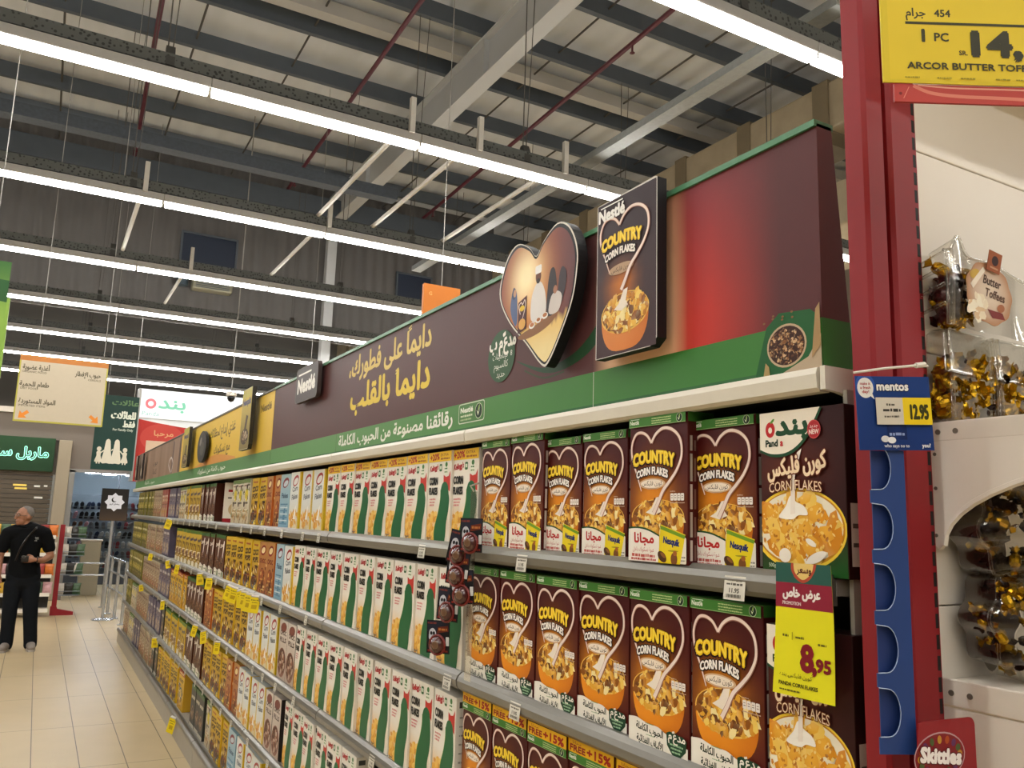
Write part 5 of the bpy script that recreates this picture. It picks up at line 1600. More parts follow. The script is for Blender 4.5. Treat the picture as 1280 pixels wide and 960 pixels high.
# scalloped body: a folded card with a row of round bays open on its aisle side
blue_m = mat('blue_card', '#1b3c78', rough=.42, noise=.05)
def strip_outline():
    P = [(.050, .418), (.050, 0), (-.046, 0)]
    zc = .0
    step = .0845
    for k in range(5):
        z0 = .018 + step * k
        P += [(-.046, z0 + .004)]
        for j in range(13):
            w = -math.pi / 2 + math.pi * j / 12
            P.append((-.020 + .0315 * math.cos(w), z0 + .0365 + .0315 * math.sin(w)))
        P += [(-.046, z0 + .070)]
    P += [(-.046, .418)]
    return P
so = strip_outline()
mb = MB(); mb.prism(so, 'y', 0, .0022); body = mb.build('scalloped_front', blue_m, ms); body.scale = (.552, 1, 1); body.location = (-.0046, 0, 0)
mb = MB()
mb.box(.048, .050, .003, .012, 0, .418); mb.box(-.030, .05, .012, .014, 0, .418); mb.box(-.030, .05, .003, .012, 0, .002)
mb.build('sleeve', mat('blue_card_inner', '#16306a', rough=.5), ms)
slv = ms.children[-1]; slv.scale = (.552, 1, 1); slv.location = (-.0046, 0, 0)
mb = MB()
for k in range(5):
    z0 = .018 + .0845 * k
    pts = [(-.020 + .0315 * math.cos(w), -.0006, z0 + .0365 + .0315 * math.sin(w)) for w in [-math.pi / 2 + math.pi * j / 12 for j in range(13)]]
    mb.tube([(-.044, -.0006, z0 + .0045)] + pts + [(-.044, -.0006, z0 + .0695)], .0007, n=5)
mb.build('pale_cut_edge', mat('card_edge', '#a9b9d6', rough=.5), body)
mb = MB(); mb.tube([(-.05, -.002, .530), (-.01, -.014, .536), (.04, -.012, .543), (.072, .01, .548)], .0020, n=6); mb.tube([(.04, -.013, .543), (.056, -.009, .546)], .004, n=8)
mb.build('cable_tie', mat('cable_tie', '#d8d2c6', rough=.4), ms)
tag(ms, 'blue mint dispenser strip with round scallops and price label, tied to the red post', 'mint strip')

# red sweets price holder below
ka = Art(14.4, 13.0)
sk = empty('sweets_sign', (1.135, .775, Z(-.385)))
mb = MB()
out = [(-.072, 0), (.072, 0), (.072, .108)] + [(.060 + .012 * math.cos(w), .116 + .012 * math.sin(w)) for w in [j * math.pi / 12 for j in range(7)]] + [(-.045, .130), (-.052, .128)]
mb.prism(out, 'y', 0, .0018, c='#8c1c24')
ka.ell(6.2, 8.2, 5.6, 3.2, '#b8969a'); ka.ell(6.2, 8.2, 5.4, 3.0, '#7c141c')
for q_ in range(16):
    w = q_ / 16 * 6.283
    ka.ell(6.2 + 4.4 * math.cos(w), 8.2 + 2.2 * math.sin(w), .55, .45, ('#b8862c', '#4a5a2c', '#5c2c5a', '#a8481c')[q_ % 4], rot=w)
ka.text('Skittles', 6.2, 7.4, 2.6, '#f0eae6', width=8.8, bold=.07, rot=-.13, edge='#5a0e14', edge_w=.06)
ka.rect(2.0, 0, 8.4, 5.0, '#cfc6b2'); ka.scribble(3.6, 6.6, 3.9, .35, '#7a7264', seed=1); ka.scribble(3.2, 7.0, 2.6, .6, '#5a5448', seed=2); ka.rect(8.4, 0, 12.0, 4.2, '#d8b81c')
ka.stamp(mb, lambda x, y, l: (-.072 + x, -l, y))
mb.build('card', PRINT, sk)
mb = MB(); mb.box(-.05, .06, .002, .03, .01, .02); mb.build('clip', red_m, sk)
tag(sk, 'red sweets price card on the red post, below the blue strip', 'price card')

# clear trays of toffees
cp = clear_plastic()
gold = mat('gold_foil', '#b8901c', rough=.22, metal=.85, noise=.35, scale=70)
choc = mat('dark_foil', '#2c1a14', rough=.25, metal=.4, noise=.4, scale=60)
def shell_box(w, d, h, r=.012, flare=.008):
    """Rounded open-backed shell: a thin-walled moulded tray lying on its base."""
    mb = MB()
    def ring(wx, dy, z, n=5):
        P = []
        for cx, cy, a in ((wx / 2 - r, dy / 2 - r, 0), (-wx / 2 + r, dy / 2 - r, 90), (-wx / 2 + r, -dy / 2 + r, 180), (wx / 2 - r, -dy / 2 + r, 270)):
            for k in range(n):
                t = math.radians(a + 90 * k / (n - 1)); P.append((cx + r * math.cos(t), cy + r * math.sin(t), z))
        return P
    lv = [ring(w - .012, d - .012, .001), ring(w - .004, d - .004, .006), ring(w, d, h * .46), ring(w + flare, d + flare, h * .48), ring(w + flare, d + flare, h * .53), ring(w, d, h * .55), ring(w - .004, d - .004, h - .006), ring(w - .014, d - .014, h)]
    n = len(lv[0])
    V = [p for l in lv for p in l]
    Fc = [tuple(range(n))[::-1], tuple(range((len(lv) - 1) * n, len(lv) * n))]
    for i in range(len(lv) - 1):
        for k in range(n):
            Fc.append((i * n + k, i * n + (k + 1) % n, (i + 1) * n + (k + 1) % n, (i + 1) * n + k))
    mb.quads(V, Fc)
    return mb
def candy_mesh(m):
    mb = MB()
    mb.lathe([(.001, -.012), (.0055, -.011), (.0082, -.006), (.0085, .0), (.0082, .006), (.0055, .011), (.001, .012)], n=10)
    for s_ in (-1, 1):
        n = 9
        V = [(0, 0, s_ * .011)] + [(.009 * math.cos(k / n * 6.283) * (1 + .25 * (k % 2)), .006 * math.sin(k / n * 6.283), s_ * (.019 + .003 * (k % 2))) for k in range(n)]
        mb.quads(V, [(0, 1 + k, 1 + (k + 1) % n) for k in range(n)])
    return mb.mesh('wrapped_toffee', m)
cm_gold, cm_dark = candy_mesh(gold), candy_mesh(choc)
rc = random.Random(3)
def fill(x0, x1, y0, y1, z0, z1, n, share, where):
    for k in range(n):
        o = link('wrapped_toffee', cm_gold if rc.random() < share else cm_dark)
        o.location = (rc.uniform(x0, x1), rc.uniform(y0, y1), z0 + (z1 - z0) * (k + .5) / n)
        o.rotation_euler = (rc.uniform(0, 3.1), rc.uniform(0, 3.1), rc.uniform(0, 6.2))
        s_ = rc.uniform(.95, 1.3); o.scale = (s_, s_, s_)
        tag(o, 'foil wrapped toffee inside ' + where, 'sweet', 'wrapped toffees in ' + where)
yc = YE - .026
zb = SH1 + .005
trays = [(1.318, 'beside the red post', 'the lower clear tray beside the red post'), (1.450, 'second from the red post', 'the second lower clear tray')]
for n_, (x, lab, where) in enumerate(trays):
    w, h = .124, .152
    t = empty('toffee_tray', (x, yc, zb))
    shell_box(w, .046, h, .010, .004).build('tray', cp, t, smooth=True)
    for s_ in (-.47, .47):
        mb = MB(); mb.tube([(s_ * w, -.024, .004), (s_ * w, -.026, h * .5), (s_ * w, -.023, h - .004)], .004, n=6); mb.build('rib', cp, t, smooth=True)
    tag(t, 'clear plastic toffee tray on the upper shelf, ' + lab, 'toffee tray', 'clear toffee trays on the end display')
    fill(x - w * .40, x + w * .40, yc - .014, yc + .014, zb + .010, zb + h * .70, 84, .85, where)
# upper tray: taller, wavy, with a printed card
zu = zb + .1545
w, d, h = .262, .048, .150
t = empty('toffee_tray', (1.256 + w / 2, yc, zu))
mb = MB()
n = 40
lv = []
def wavy(u, z, k):
    return -w / 2 + w * u, -d / 2 - .006 * math.sin(u * 14.0) * k, z
def top_z(u):
    return h * (.84 + .20 * math.exp(-((u - .14) / .06) ** 2) - .16 * max(0, u - .45) / .55)
for f_, k in ((0, .4), (.25, 1), (.5, 1), (.75, .8), (1, .3)):
    lv.append([wavy(j / n, top_z(j / n) * f_ + .001, k) for j in range(n + 1)])
V = [p for l in lv for p in l]
Fc = [(i * (n + 1) + j, i * (n + 1) + j + 1, (i + 1) * (n + 1) + j + 1, (i + 1) * (n + 1) + j) for i in range(4) for j in range(n)]
mb.quads(V, Fc)
bk = [(-w / 2 + w * j / n, d / 2, top_z(j / n) * .9) for j in range(n + 1)]
mb.quads(lv[4] + bk, [(j, j + 1, n + 2 + j, n + 1 + j) for j in range(n)])
mb.quads([(-w / 2, -d / 2, 0), (-w / 2, d / 2, 0), (-w / 2, d / 2, top_z(0) * .9), (-w / 2, -d / 2, top_z(0))], [(0, 1, 2, 3)])
mb.quads([(w / 2, -d / 2, 0), (w / 2, d / 2, 0), (w / 2, d / 2, top_z(1) * .9), (w / 2, -d / 2, top_z(1))], [(0, 1, 2, 3)])
mb.build('tray', cp, t, smooth=True, fix=False)
mb = MB(); mb.tube([tuple(p) for p in lv[4]], .0028, n=6); mb.build('rim', cp, t, smooth=True)
mb = MB(); mb.tube([(-w / 2 + .004, -d / 2 - .004, .002), (-w / 2 + .006, -d / 2 - .007, h * .5), (-w / 2 + .012, -d / 2 - .002, h * .86)], .0065, n=8); mb.build('corner_rib', cp, t, smooth=True)
for z_ in (.03, .062, .09):
    mb = MB(); mb.tube([(-w / 2 - .001, -d / 2, z_ + .008), (-w / 2 - .001, d / 2 - .004, z_ - .004)], .0028, n=6); mb.build('rib', cp, t, smooth=True)
la = Art(13.0, 11.2)
P = [(6.5 + 6.3 * math.cos(w_) * (1 + .03 * math.cos(9 * w_)), 5.6 + 5.4 * math.sin(w_) * (1 + .03 * math.cos(9 * w_))) for w_ in [k_ / 54 * 6.283 for k_ in range(54)]]
la.shells(P, (6.5, 5.6), lambda x, y: mix('#e0cdb6', '#b07c52', min(1, math.hypot((x - 6.5) / 6.3, (y - 5.6) / 5.4) ** 2)), 5)
la.flakes(3.0, 2.8, 2.4, 1.9, 20, 1.3, ['#ecdcc0', '#d9b890', '#f4ead2'], seed=9)
la.text('Butter', 7.2, 7.0, 2.2, '#4a3020', width=4.8, bold=.03, rot=-.1, shear=.2); la.text('Toffees', 7.8, 4.8, 2.1, '#5a3a26', width=5.4, bold=.03, rot=-.1, shear=.2)
la.poly([(5.6, 2.8), (9.8, 2.6), (10.4, 1.5), (6.8, 1.4)], '#7a2620'); la.ell(9.4, 3.4, 1.1, .7, '#a8643c', rot=.3); la.ell(2.6, 8.4, 1.4, .8, '#c8a23c', rot=.4)
la.poly([(1.2, 6.5), (5.0, 10.0), (5.6, 9.4), (1.9, 5.8)], '#f0e4d0')
mb = MB()
mb.prism([(x * .01, y * .01) for x, y in P], 'y', 0, .0008, c='#b08a64')
la.stamp(mb, lambda x, y, l: (x, -l, y))
cb = mb.build('printed_card', PRINT, t); cb.location = (-w / 2 + .036, -d / 2 - .012, .010)
fl = Art(3.6, 3.4); fl.rect(0, 0, 3.6, 3.4, '#a05c3c'); fl.ell(1.9, 1.9, .9, .85, '#3c2a2c'); fl.rect(.8, .5, 3.0, .8, '#c99a78')
fb = flat_card('printed_flap', fl, back='#a05c3c', parent=t); fb.location = (-w / 2 + .108, -d / 2 - .016, .104); fb.rotation_euler = (.15, .12, 0)
tag(t, 'wavy clear toffee tray with brown printed card, on top of the lower trays', 'toffee tray', 'clear toffee trays on the end display')
fill(1.256 + .026, 1.256 + .075, yc - .014, yc + .016, zu + .012, zu + .105, 34, .45, 'the upper wavy tray')
# flower-shaped boxes standing on the lower shelf
def flower(name_z, lab, where, tilt):
    t = empty('toffee_box', (1.375, YE - .072, name_z))
    N = 64
    def rad(w, k): return (.083 + .008 * math.cos(8 * w)) * k
    lv = []
    for k, y in ((.98, .055), (1.0, .03), (1.04, .0), (1.04, -.004), (.98, -.012), (.88, -.045), (.70, -.058)):
        lv.append([(rad(j / N * 6.2832, k) * math.cos(j / N * 6.2832), y, .092 + rad(j / N * 6.2832, k) * math.sin(j / N * 6.2832)) for j in range(N)])
    V = [p for l in lv for p in l]
    Fc = [(i * N + j, i * N + (j + 1) % N, (i + 1) * N + (j + 1) % N, (i + 1) * N + j) for i in range(len(lv) - 1) for j in range(N)] + [tuple(range((len(lv) - 1) * N, len(lv) * N))]
    mb = MB(); mb.quads(V, Fc); mb.build('clear_lid', cp, t, smooth=True)
    mb = MB(); mb.tube([lv[2][j % N] for j in range(N + 1)], .0026, n=6, cap=False); mb.build('rim', cp, t, smooth=True)
    mb = MB(); mb.quads([(p[0] * .97, .0555, .092 + (p[2] - .092) * .97) for p in lv[0]], [tuple(range(N))]); mb.build('base_card', mat('brown_card', '#3a2418', rough=.6), t)
    la = Art(13.2, 13.2)
    P = [(6.6 + 6.0 * math.cos(w_) * (1 - .10 * math.cos(4 * w_)), 6.6 + 6.0 * math.sin(w_) * (1 - .10 * math.cos(4 * w_))) for w_ in [k_ / 48 * 6.2832 for k_ in range(48)]]
    la.poly([(6.6 + (x - 6.6) * 1.05, 6.6 + (y - 6.6) * 1.05) for x, y in P], '#b0663c')
    la.shells(P, (6.6, 6.6), lambda x, y: mix('#5a1c18', '#3a1210', min(1, math.hypot(x - 6.6, y - 6.6) / 6)), 3)
    for j in range(5): la.stroke([(1.5, 10.4 - j * .9), (11.5, 10.8 - j * .9)], .12, '#7a3428')
    la.ell(6.8, 4.9, 4.4, 2.7, '#c9a46a', rot=.1); la.ell(6.8, 4.9, 3.9, 2.2, '#dcc49a', rot=.1); la.scribble(4.6, 9.2, 4.4, .9, '#7a5030', seed=5)
    lb = flat_card('printed_label', la, back='#3a1210', parent=t); lb.location = (.018, -.0605, .034); lb.scale = (.85, 1, .85)
    t.rotation_euler = (0, tilt, 0)
    tag(t, lab, 'toffee box', 'flower-shaped toffee boxes on the end display')
    for k_ in range(45):
        w_ = k_ * 2.4
        o = link('wrapped_toffee', cm_gold if rc.random() < .55 else cm_dark)
        q_ = .085 if k_ % 3 else .07
        o.location = (1.375 + q_ * .83 * math.cos(w_), YE - .072 + rc.uniform(-.02, .035), name_z + .092 + q_ * .83 * math.sin(w_))
        o.rotation_euler = (rc.uniform(0, 3.1), rc.uniform(0, 3.1), rc.uniform(0, 6.2))
        tag(o, 'foil wrapped toffee inside ' + where, 'sweet', 'wrapped toffees in ' + where)
flower(SH2 + .003, 'flower-shaped clear toffee box standing on the lower white shelf', 'the lower flower-shaped box', .05)
flower(SH2 + .150, 'flower-shaped clear toffee box resting on top of the other', 'the upper flower-shaped box', -.12)

# ---------------------------------------------------------------- hanging signs over the far aisle
wire_w = mat('pale_wire', '#8f8c86', rough=.5)
def hang_sign(name, x0, x1, y, z0, z1, art, label, edge, top, wires, cat='sign', depth=.03):
    t = empty(name, ((x0 + x1) / 2, y, z0))
    W, H = x1 - x0, z1 - z0
    mb = MB(); mb.box(-W / 2, W / 2, 0, depth, 0, H, c=edge)
    art.stamp(mb, lambda x, y_, l: (-W / 2 + x, -l, y_))
    mb.build('panel', BOARD, t)
    for wx in wires:
        mb = MB(); mb.tube([(wx * W / 2, depth / 2, H), (wx * W / 2, depth / 2, top - z0)], .0035, n=6); mb.build('wire', wire_w, t)
    tag(t, label, cat)
    return t
a = Art(75.0, 62.5)
a.rect(0, 0, 75, 62.5, '#b8b04c'); a.grid(1.2, 1.5, 73.8, 61, 3, 3, lambda x, y: '#c4b8a2'); a.rect(0, 57.5, 75, 62.5, '#c07c40')
a.text(ar('أغذية عضوية'), 14, 49.4, 6.2, '#5c5444', width=22, bold=.03); a.text('ORGANIC FOOD', 13, 46.2, 2.6, '#7a7262', width=20, bold=.03)
a.text(ar('حبوب الإفطار'), 58, 47.4, 6.2, '#5c5444', width=22, bold=.03); a.text('CEREALS', 64, 43.6, 2.6, '#7a7262', width=11, bold=.03)
a.text(ar('طعام للحمية'), 14, 33.4, 6.2, '#5c5444', width=24, bold=.03); a.text('DIET FOOD', 10, 30.4, 2.6, '#7a7262', width=14, bold=.03)
a.text(ar('المواد المستوردة'), 18, 17.4, 6.2, '#5c5444', width=30, bold=.03); a.text('IMPORTED ITEMS', 14, 14.2, 2.6, '#7a7262', width=22, bold=.03)
for sgn, x_ in ((1, 4.0), (-1, 71.0)):
    a.poly([(x_, 3), (x_ + sgn * 7, 3.6), (x_ + sgn * 4.8, 5.4), (x_ + sgn * 8.6, 8.6), (x_ + sgn * 6.6, 10.8), (x_ + sgn * 2.8, 7.6), (x_ + sgn * .8, 10)], '#e08a34')
hang_sign('aisle_sign', -.283, .458, 9.0, Z(.775), Z(1.405), a, 'cream aisle sign with orange top listing organic food and cereals', '#b8b04c', Z(5.76), (-.62, .9))
a = Art(53.5, 105.0)
a.grid(0, 0, 53.5, 105, 2, 5, lambda x, y: mix('#183c34', '#16342c', y / 105))
a.text(ar('عائلات'), 36, 92, 10, '#5c7a50', width=34, bold=.04)
a.text(ar('للعائلات'), 35, 73, 13.5, '#d8dccc', width=31, bold=.05); a.text(ar('فقط'), 43, 61.5, 12, '#d8dccc', width=15, bold=.05); a.text('For Family Only', 36, 55.5, 4.6, '#c0c8b8', width=26, bold=.03)
for cx, hh, ww in ((19, 32, 13), (30.5, 32.5, 13)):
    a.poly(smooth_curve([(cx - ww / 2, 10), (cx - ww * .34, 26), (cx - 3.4, 36), (cx - 2.6, 41), (cx, 43), (cx + 2.6, 41), (cx + 3.4, 36), (cx + ww * .34, 26), (cx + ww / 2, 10), (cx, 9.2)], 4, True), '#ddd6c2')
for cx in (8.5, 41.5):
    a.poly(smooth_curve([(cx - 4.6, 11), (cx - 2.6, 19), (cx - 2.8, 24), (cx, 26), (cx + 2.8, 24), (cx + 2.6, 19), (cx + 4.6, 11), (cx, 10.4)], 4, True), '#ddd6c2'); a.ell(cx, 28.6, 2.9, 3.2, '#ddd6c2')
    a.rect(cx - 2.4, 8, cx - .8, 12, '#ddd6c2'); a.rect(cx + .8, 8, cx + 2.4, 12, '#ddd6c2')
for x0_, y0_, x1_, y1_ in ((10.5, 23, 15, 27), (35, 27, 39.5, 22), (24, 27, 26, 29)):
    a.stroke([(x0_, y0_), (x1_, y1_)], 1.6, '#ddd6c2')
hang_sign('family_sign', .585, 1.12, 13.0, Z(.53), Z(1.58), a, 'dark green hanging sign with white family figures', '#1c4036', Z(5.76), (-.55, .75))
a = Art(60, 74)
a.grid(0, 0, 60, 74, 2, 8, lambda x, y: mix('#8ab04c', '#3a6a34', max(0, (y - 40) / 30)))
a.poly([(0, 55), (60, 48), (60, 62), (0, 66)], '#2c5a30')
hang_sign('aisle_sign', -.90, -.283, 6.0, Z(.77), Z(1.28), a, 'light green hanging sign cut off at the edge of the view', '#8ab04c', Z(5.76), (-.6, .6))
a = Art(32, 30); a.rect(0, 0, 32, 30, '#c8762c'); a.text('G', 6, 21, 4, '#e0a860', bold=.03); a.rect(0, 0, 32, 2, '#b86a24')
hang_sign('aisle_sign', 2.50, 2.82, 6.0, Z(1.55), Z(1.845), a, 'orange hanging sign showing above the maroon header board', '#c8762c', Z(5.76), (0,))
a = Art(26, 20); a.rect(0, 0, 26, 20, '#b8702c')
hang_sign('aisle_sign', 2.75, 3.05, 10.6, Z(1.55), Z(1.76), a, 'small orange hanging sign behind the brand plaque', '#b8702c', Z(5.76), (0,))

# ---------------------------------------------------------------- end of the hall: lit brand wall, shops, stands
lit = printed('lit_sign', emit=.35)
t = empty('brand_wall', (2.6, 15.0, 0))
a = Art(260, 48)
a.grid(0, 0, 260, 48, 6, 2, lambda x, y: '#e6ebee')
a.text(ar('بنده'), 42, 18, 28, '#6fc0a0', width=58, bold=.03); a.ell(17, 24, 8.5, 8.5, '#d86a72'); a.ell(17, 24, 4.2, 4.2, '#e6ebee'); a.text('Panda', 18, 4, 10, '#7fb0a8', width=26, bold=.02)
mb = MB(); mb.box(-1.3, 1.3, 0, .25, Z(1.50), Z(1.98), c='#e0e4e6'); a.stamp(mb, lambda x, y, l: (-1.3 + x, -l, Z(1.50) + y)); mb.build('light_box', lit, t)
a = Art(260, 62)
a.grid(0, 0, 260, 62, 4, 2, lambda x, y: '#b83028'); a.poly(smooth_curve([(0, 60), (40, 54), (85, 50), (130, 52), (200, 46), (262, 48)], 5) + [(262, 62), (0, 62)], '#e6ebee')
a.ell(40, 30, 34, 24, '#c4443a'); a.text(ar('مرحبا'), 42, 34, 12, '#d8a070', width=30, bold=.03); a.rect(16, 0, 260, 25, '#d8bca0'); a.rect(16, 8, 260, 8.8, '#b89a80'); a.ell(110, 44, 26, 10, '#c8503c')
mb = MB(); mb.box(-1.3, 1.3, .05, .25, Z(.45), Z(1.50), c='#b03028'); a.stamp(mb, lambda x, y, l: (-1.3 + x, .05 - l, Z(.88) + y)); mb.build('red_panel', BOARD, t)
mb = MB(); mb.box(-1.33, -1.29, -.02, .26, Z(.45), Z(1.98)); mb.box(-.4, -.3, .1, .2, 0, Z(.5)); mb.box(.9, 1.0, .1, .2, 0, Z(.5)); mb.box(1.29, 1.33, -.02, .26, 0, Z(1.98)); mb.build('frame', mat('steel_frame'), t)
tag(t, 'white backlit brand wall with red lower panel beyond the gondola', 'brand wall')
# ceiling camera
t = empty('security_camera', (2.195, 12.0, Z(1.56)))
mb = MB(); mb.lathe([(.07, .09), (.07, .04), (.06, .03)], n=16); mb.build('housing', mat('white_enamel'), t)
mb = MB(); mb.lathe([(.001, -.05), (.035, -.035), (.052, 0), (.055, .03)], n=16); mb.build('dome', mat('smoked_dome', '#15171c', rough=.15), t, smooth=True)
mb = MB(); mb.tube([(0, 0, .09), (0, 0, 4.2)], .008, n=6); mb.build('pole', wire_w, t)
tag(t, 'white domed security camera on a pole above the yellow header board', 'security camera')

# shop with green lit sign and shutter
t = empty('shop_sign', (-.72, 17.9, Z(.64)))
a = Art(180, 62)
a.grid(0, 0, 180, 62, 3, 4, lambda x, y: mix('#1c4022', '#234a28', y / 62))
a.stamp_done = True
mb = MB(); mb.box(-.9, .9, 0, .14, 0, .62, c='#24502c'); a.stamp(mb, lambda x, y, l: (-.9 + x, -l, y)); mb.build('board', BOARD, t)
g = Art(180, 62); g.text(ar('ماربل سنتر'), 118, 26, 25, '#9cf0d0', width=104, bold=.055)
mb = MB(); g.stamp(mb, lambda x, y, l: (-.9 + x, -.004 - l, y)); mb.build('glowing_halo', printed('lit_letters', emit=1.6), t)
g = Art(180, 62); g.text(ar('ماربل سنتر'), 118, 26, 25, '#12503a', width=104, bold=.0)
mb = MB(); g.stamp(mb, lambda x, y, l: (-.9 + x, -.03 - l, y)); mb.build('lettering', BOARD, t)
tag(t, 'green shop sign with glowing Arabic letters over the shutter', 'shop sign')
t = empty('roller_shutter', (-1.4, 18.1, 0))
mb = MB()
k = 0
z = .05
while z < Z(.60):
    mb.box(-1.6, 1.62, .0, .02, z, z + .075, b=.006); z += .085
mb.build('slat', mat('shutter_brown', '#5c5040', rough=.45, metal=.3, noise=.1), t)
mb = MB(); mb.box(1.60, 1.66, -.03, .05, 0, Z(.6)); mb.build('guide', mat('steel_frame'), t)
for x_, z_, w_ in ((1.08, .36, .22), (1.36, .35, .10), (1.5, .36, .06), (1.1, .30, .2), (1.40, .14, .14)):
    mb = MB(); mb.box(x_ - w_ / 2, x_ + w_ / 2, -.02, -.008, Z(z_), Z(z_) + .035, c='#f0d060' if w_ > .15 else '#d8d4c8'); mb.build('lit_label', printed('lit_sign'), t)
tag(t, 'brown roller shutter below the green shop sign', 'shutter')

# shoe shop behind the opening
mb = MB(); mb.box(.3, 6, 22.4, 22.5, 0, Z(1.3)); structure(mb, 'wall_shop', mat('shop_wall', '#aab8c4', rough=.6, noise=.04, scale=2))
mb = MB(); mb.box(.3, 6, 18.3, 22.5, Z(1.25), Z(1.3)); structure(mb, 'ceiling_shop', mat('shop_ceiling', '#9aa4a8', rough=.7, noise=.04, scale=2))
mb = MB(); mb.box(.2, .3, 18.3, 22.5, 0, Z(1.3)); structure(mb, 'wall_shop_side', mat('shop_wall'))
gl = empty('shop_window', (.56, 21.4, 0))
mb = MB(); mb.box(0, 3.0, 0, .01, .25, Z(.86)); mb.build('pane', clear_plastic(), gl)
mb = MB(); mb.box(0, 3.0, -.02, .03, 0, .25); mb.box(0, 3, -.02, .03, Z(.86), Z(.92)); mb.box(1.02, 1.05, -.02, .03, .25, Z(.86)); mb.build('frame', mat('dark_sill', '#3c3f44', rough=.5), gl)
tag(gl, 'glazed shoe shop front with dark sill at the end of the hall', 'shop window')
for n_, (x_, y_) in enumerate(((.98, 20.5), (1.35, 21.0), (1.62, 20.4), (1.85, 21.1))):
    mb = MB(); mb.box(-.14, .14, -.07, .07, -.03, 0); mb.box(-.004, .004, -.004, .004, 0, .475)
    o = mb.build('shop_lamp', mat('shop_lamp', '#e6f0ff', emit=60.0)); o.location = (x_, y_, Z(.775)); 
    tag(o, f'cold white ceiling lamp inside the shoe shop, {nth(n_ + 1)} from the column', 'ceiling light', 'lamps in the shoe shop')
rack = empty('shoe_rack', (1.4, 21.75, 0))
mb = MB(); mb.box(-.8, 1.6, .0, .04, .28, Z(.30)); mb.box(-.8, -.74, 0, .04, 0, .28); mb.box(1.54, 1.6, 0, .04, 0, .28); mb.build('pegboard', mat('pegboard', '#7c8894', rough=.6), rack)
mb = MB()
for r_ in range(7):
    mb.box(-.8, 1.6, -.10, .0, .40 + .22 * r_, .41 + .22 * r_)
mb.build('ledge', mat('rack_metal', '#7d848c', rough=.4, metal=.4), rack)
tag(rack, 'dark pegboard shoe rack behind the shop window', 'rack')
def shoe_mesh(m):
    mb = MB()
    prof = [(.0, .034, .012), (.03, .040, .055), (.09, .036, .075), (.15, .040, .05), (.21, .044, .04), (.25, .030, .028), (.27, .008, .02)]
    n = 10
    V = []
    for x, w, h in prof:
        for j in range(n):
            a_ = j / n * 6.283
            V.append((w * math.cos(a_), -x + .13, max(-.2 * h, h * math.sin(a_)) + .2 * h))
    F_ = [(i * n + j, i * n + (j + 1) % n, (i + 1) * n + (j + 1) % n, (i + 1) * n + j) for i in range(len(prof) - 1) for j in range(n)] + [tuple(range(n))[::-1], tuple(range((len(prof) - 1) * n, len(prof) * n))]
    mb.quads(V, F_)
    return mb.mesh('shoe', m, True)
shoes = [(shoe_mesh(mat('shoe_' + nm, c, rough=.5)), nm) for nm, c in (('white', '#cfd2d6'), ('black', '#22242a'), ('navy', '#2c3654'), ('red', '#8e3a44'), ('brown', '#6a4a3c'), ('grey', '#7c7f86'), ('pink', '#c08a94'))]
rs = random.Random(9)
for r_ in range(7):
    for c_ in range(13):
        me, nm = shoes[1 + (rs.randrange(6))] if c_ < 6 else shoes[rs.choice((0, 0, 1, 2, 3, 5))]
        o = link('shoe', me); o.location = (.66 + .118 * c_ + rs.uniform(-.015, .015), 21.68, .412 + .22 * r_)
        o.rotation_euler = (-.7, 0, rs.uniform(-.2, .2))
        tag(o, f'{nm} shoe on the {nth(7 - r_)} rack row from the top behind the shop window', 'shoe', f'{nm} shoes on rack row {nth(7 - r_)} from the top')

# black star sign on its post, barrier rails, pedestal
t = empty('event_sign', (1.06, 14.7, 0))
mb = MB(); mb.tube([(0, .03, 0), (0, .03, Z(-.05))], .022, n=10); mb.lathe([(.16, 0), (.16, .015), (.03, .03)], n=16); mb.build('post', mat('chrome', '#b9bcbe', rough=.25, metal=.7), t)
a = Art(39, 50)
a.grid(0, 0, 39, 50, 1, 4, lambda x, y: mix('#4a3a2c', '#1c1814', y / 22))
for w0 in (0, math.pi / 4):
    a.poly([(19.5 + 14.5 * math.cos(w0 + math.pi / 4 + j * math.pi / 2), 29 + 14.5 * math.sin(w0 + math.pi / 4 + j * math.pi / 2)) for j in range(4)], '#d9dbe4')
a.ell(18.5, 32.5, 3.8, 3.8, '#1c1814'); a.ell(20.0, 33.4, 3.2, 3.2, '#d9dbe4'); a.text(ar('رمضان كريم'), 19.5, 25, 3.4, '#3a3a44', width=14, bold=.03)
mb = MB(); mb.box(-.195, .195, 0, .03, 0, .5, c='#1c1814'); a.stamp(mb, lambda x, y, l: (-.195 + x, -l, y)); o = mb.build('panel', BOARD, t); o.location = (0, 0, Z(-.19))
tag(t, 'black sign with a white eight-pointed star on a chrome post', 'sign')
chrome = mat('chrome')
t = empty('barrier', (1.06, 15.9, 0))
for x_, y_ in ((.12, -.4), (.17, -1.1), (.21, -1.9), (.10, .6)):
    mb = MB(); mb.tube([(x_, y_, 0), (x_, y_, .92)], .024, n=10); mb.lathe([(.06, 0), (.06, .012), (.03, .02)], n=12, M=Matrix.Translation((x_, y_, 0))); mb.build('post', chrome, t)
for z_ in (.42, .68, .9):
    mb = MB(); mb.tube([(.10, .6, z_), (.12, -.4, z_), (.17, -1.1, z_), (.21, -1.9, z_)], .016, n=8); mb.build('rail', chrome, t)
for z_ in (.55, .75):
    mb = MB(); mb.tube([(-.45, .62, z_), (.10, .6, z_)], .016, n=8); mb.build('rail', chrome, t)
tag(t, 'chrome entrance barrier of posts and rails beside the gondola end', 'barrier')
t = empty('pedestal', (1.02, 18.9, 0))
mb = MB(); mb.box(-.18, .18, -.1, .1, 0, 1.05, b=.015); mb.build('body', mat('pedestal_beige', '#8f866f', rough=.5), t)
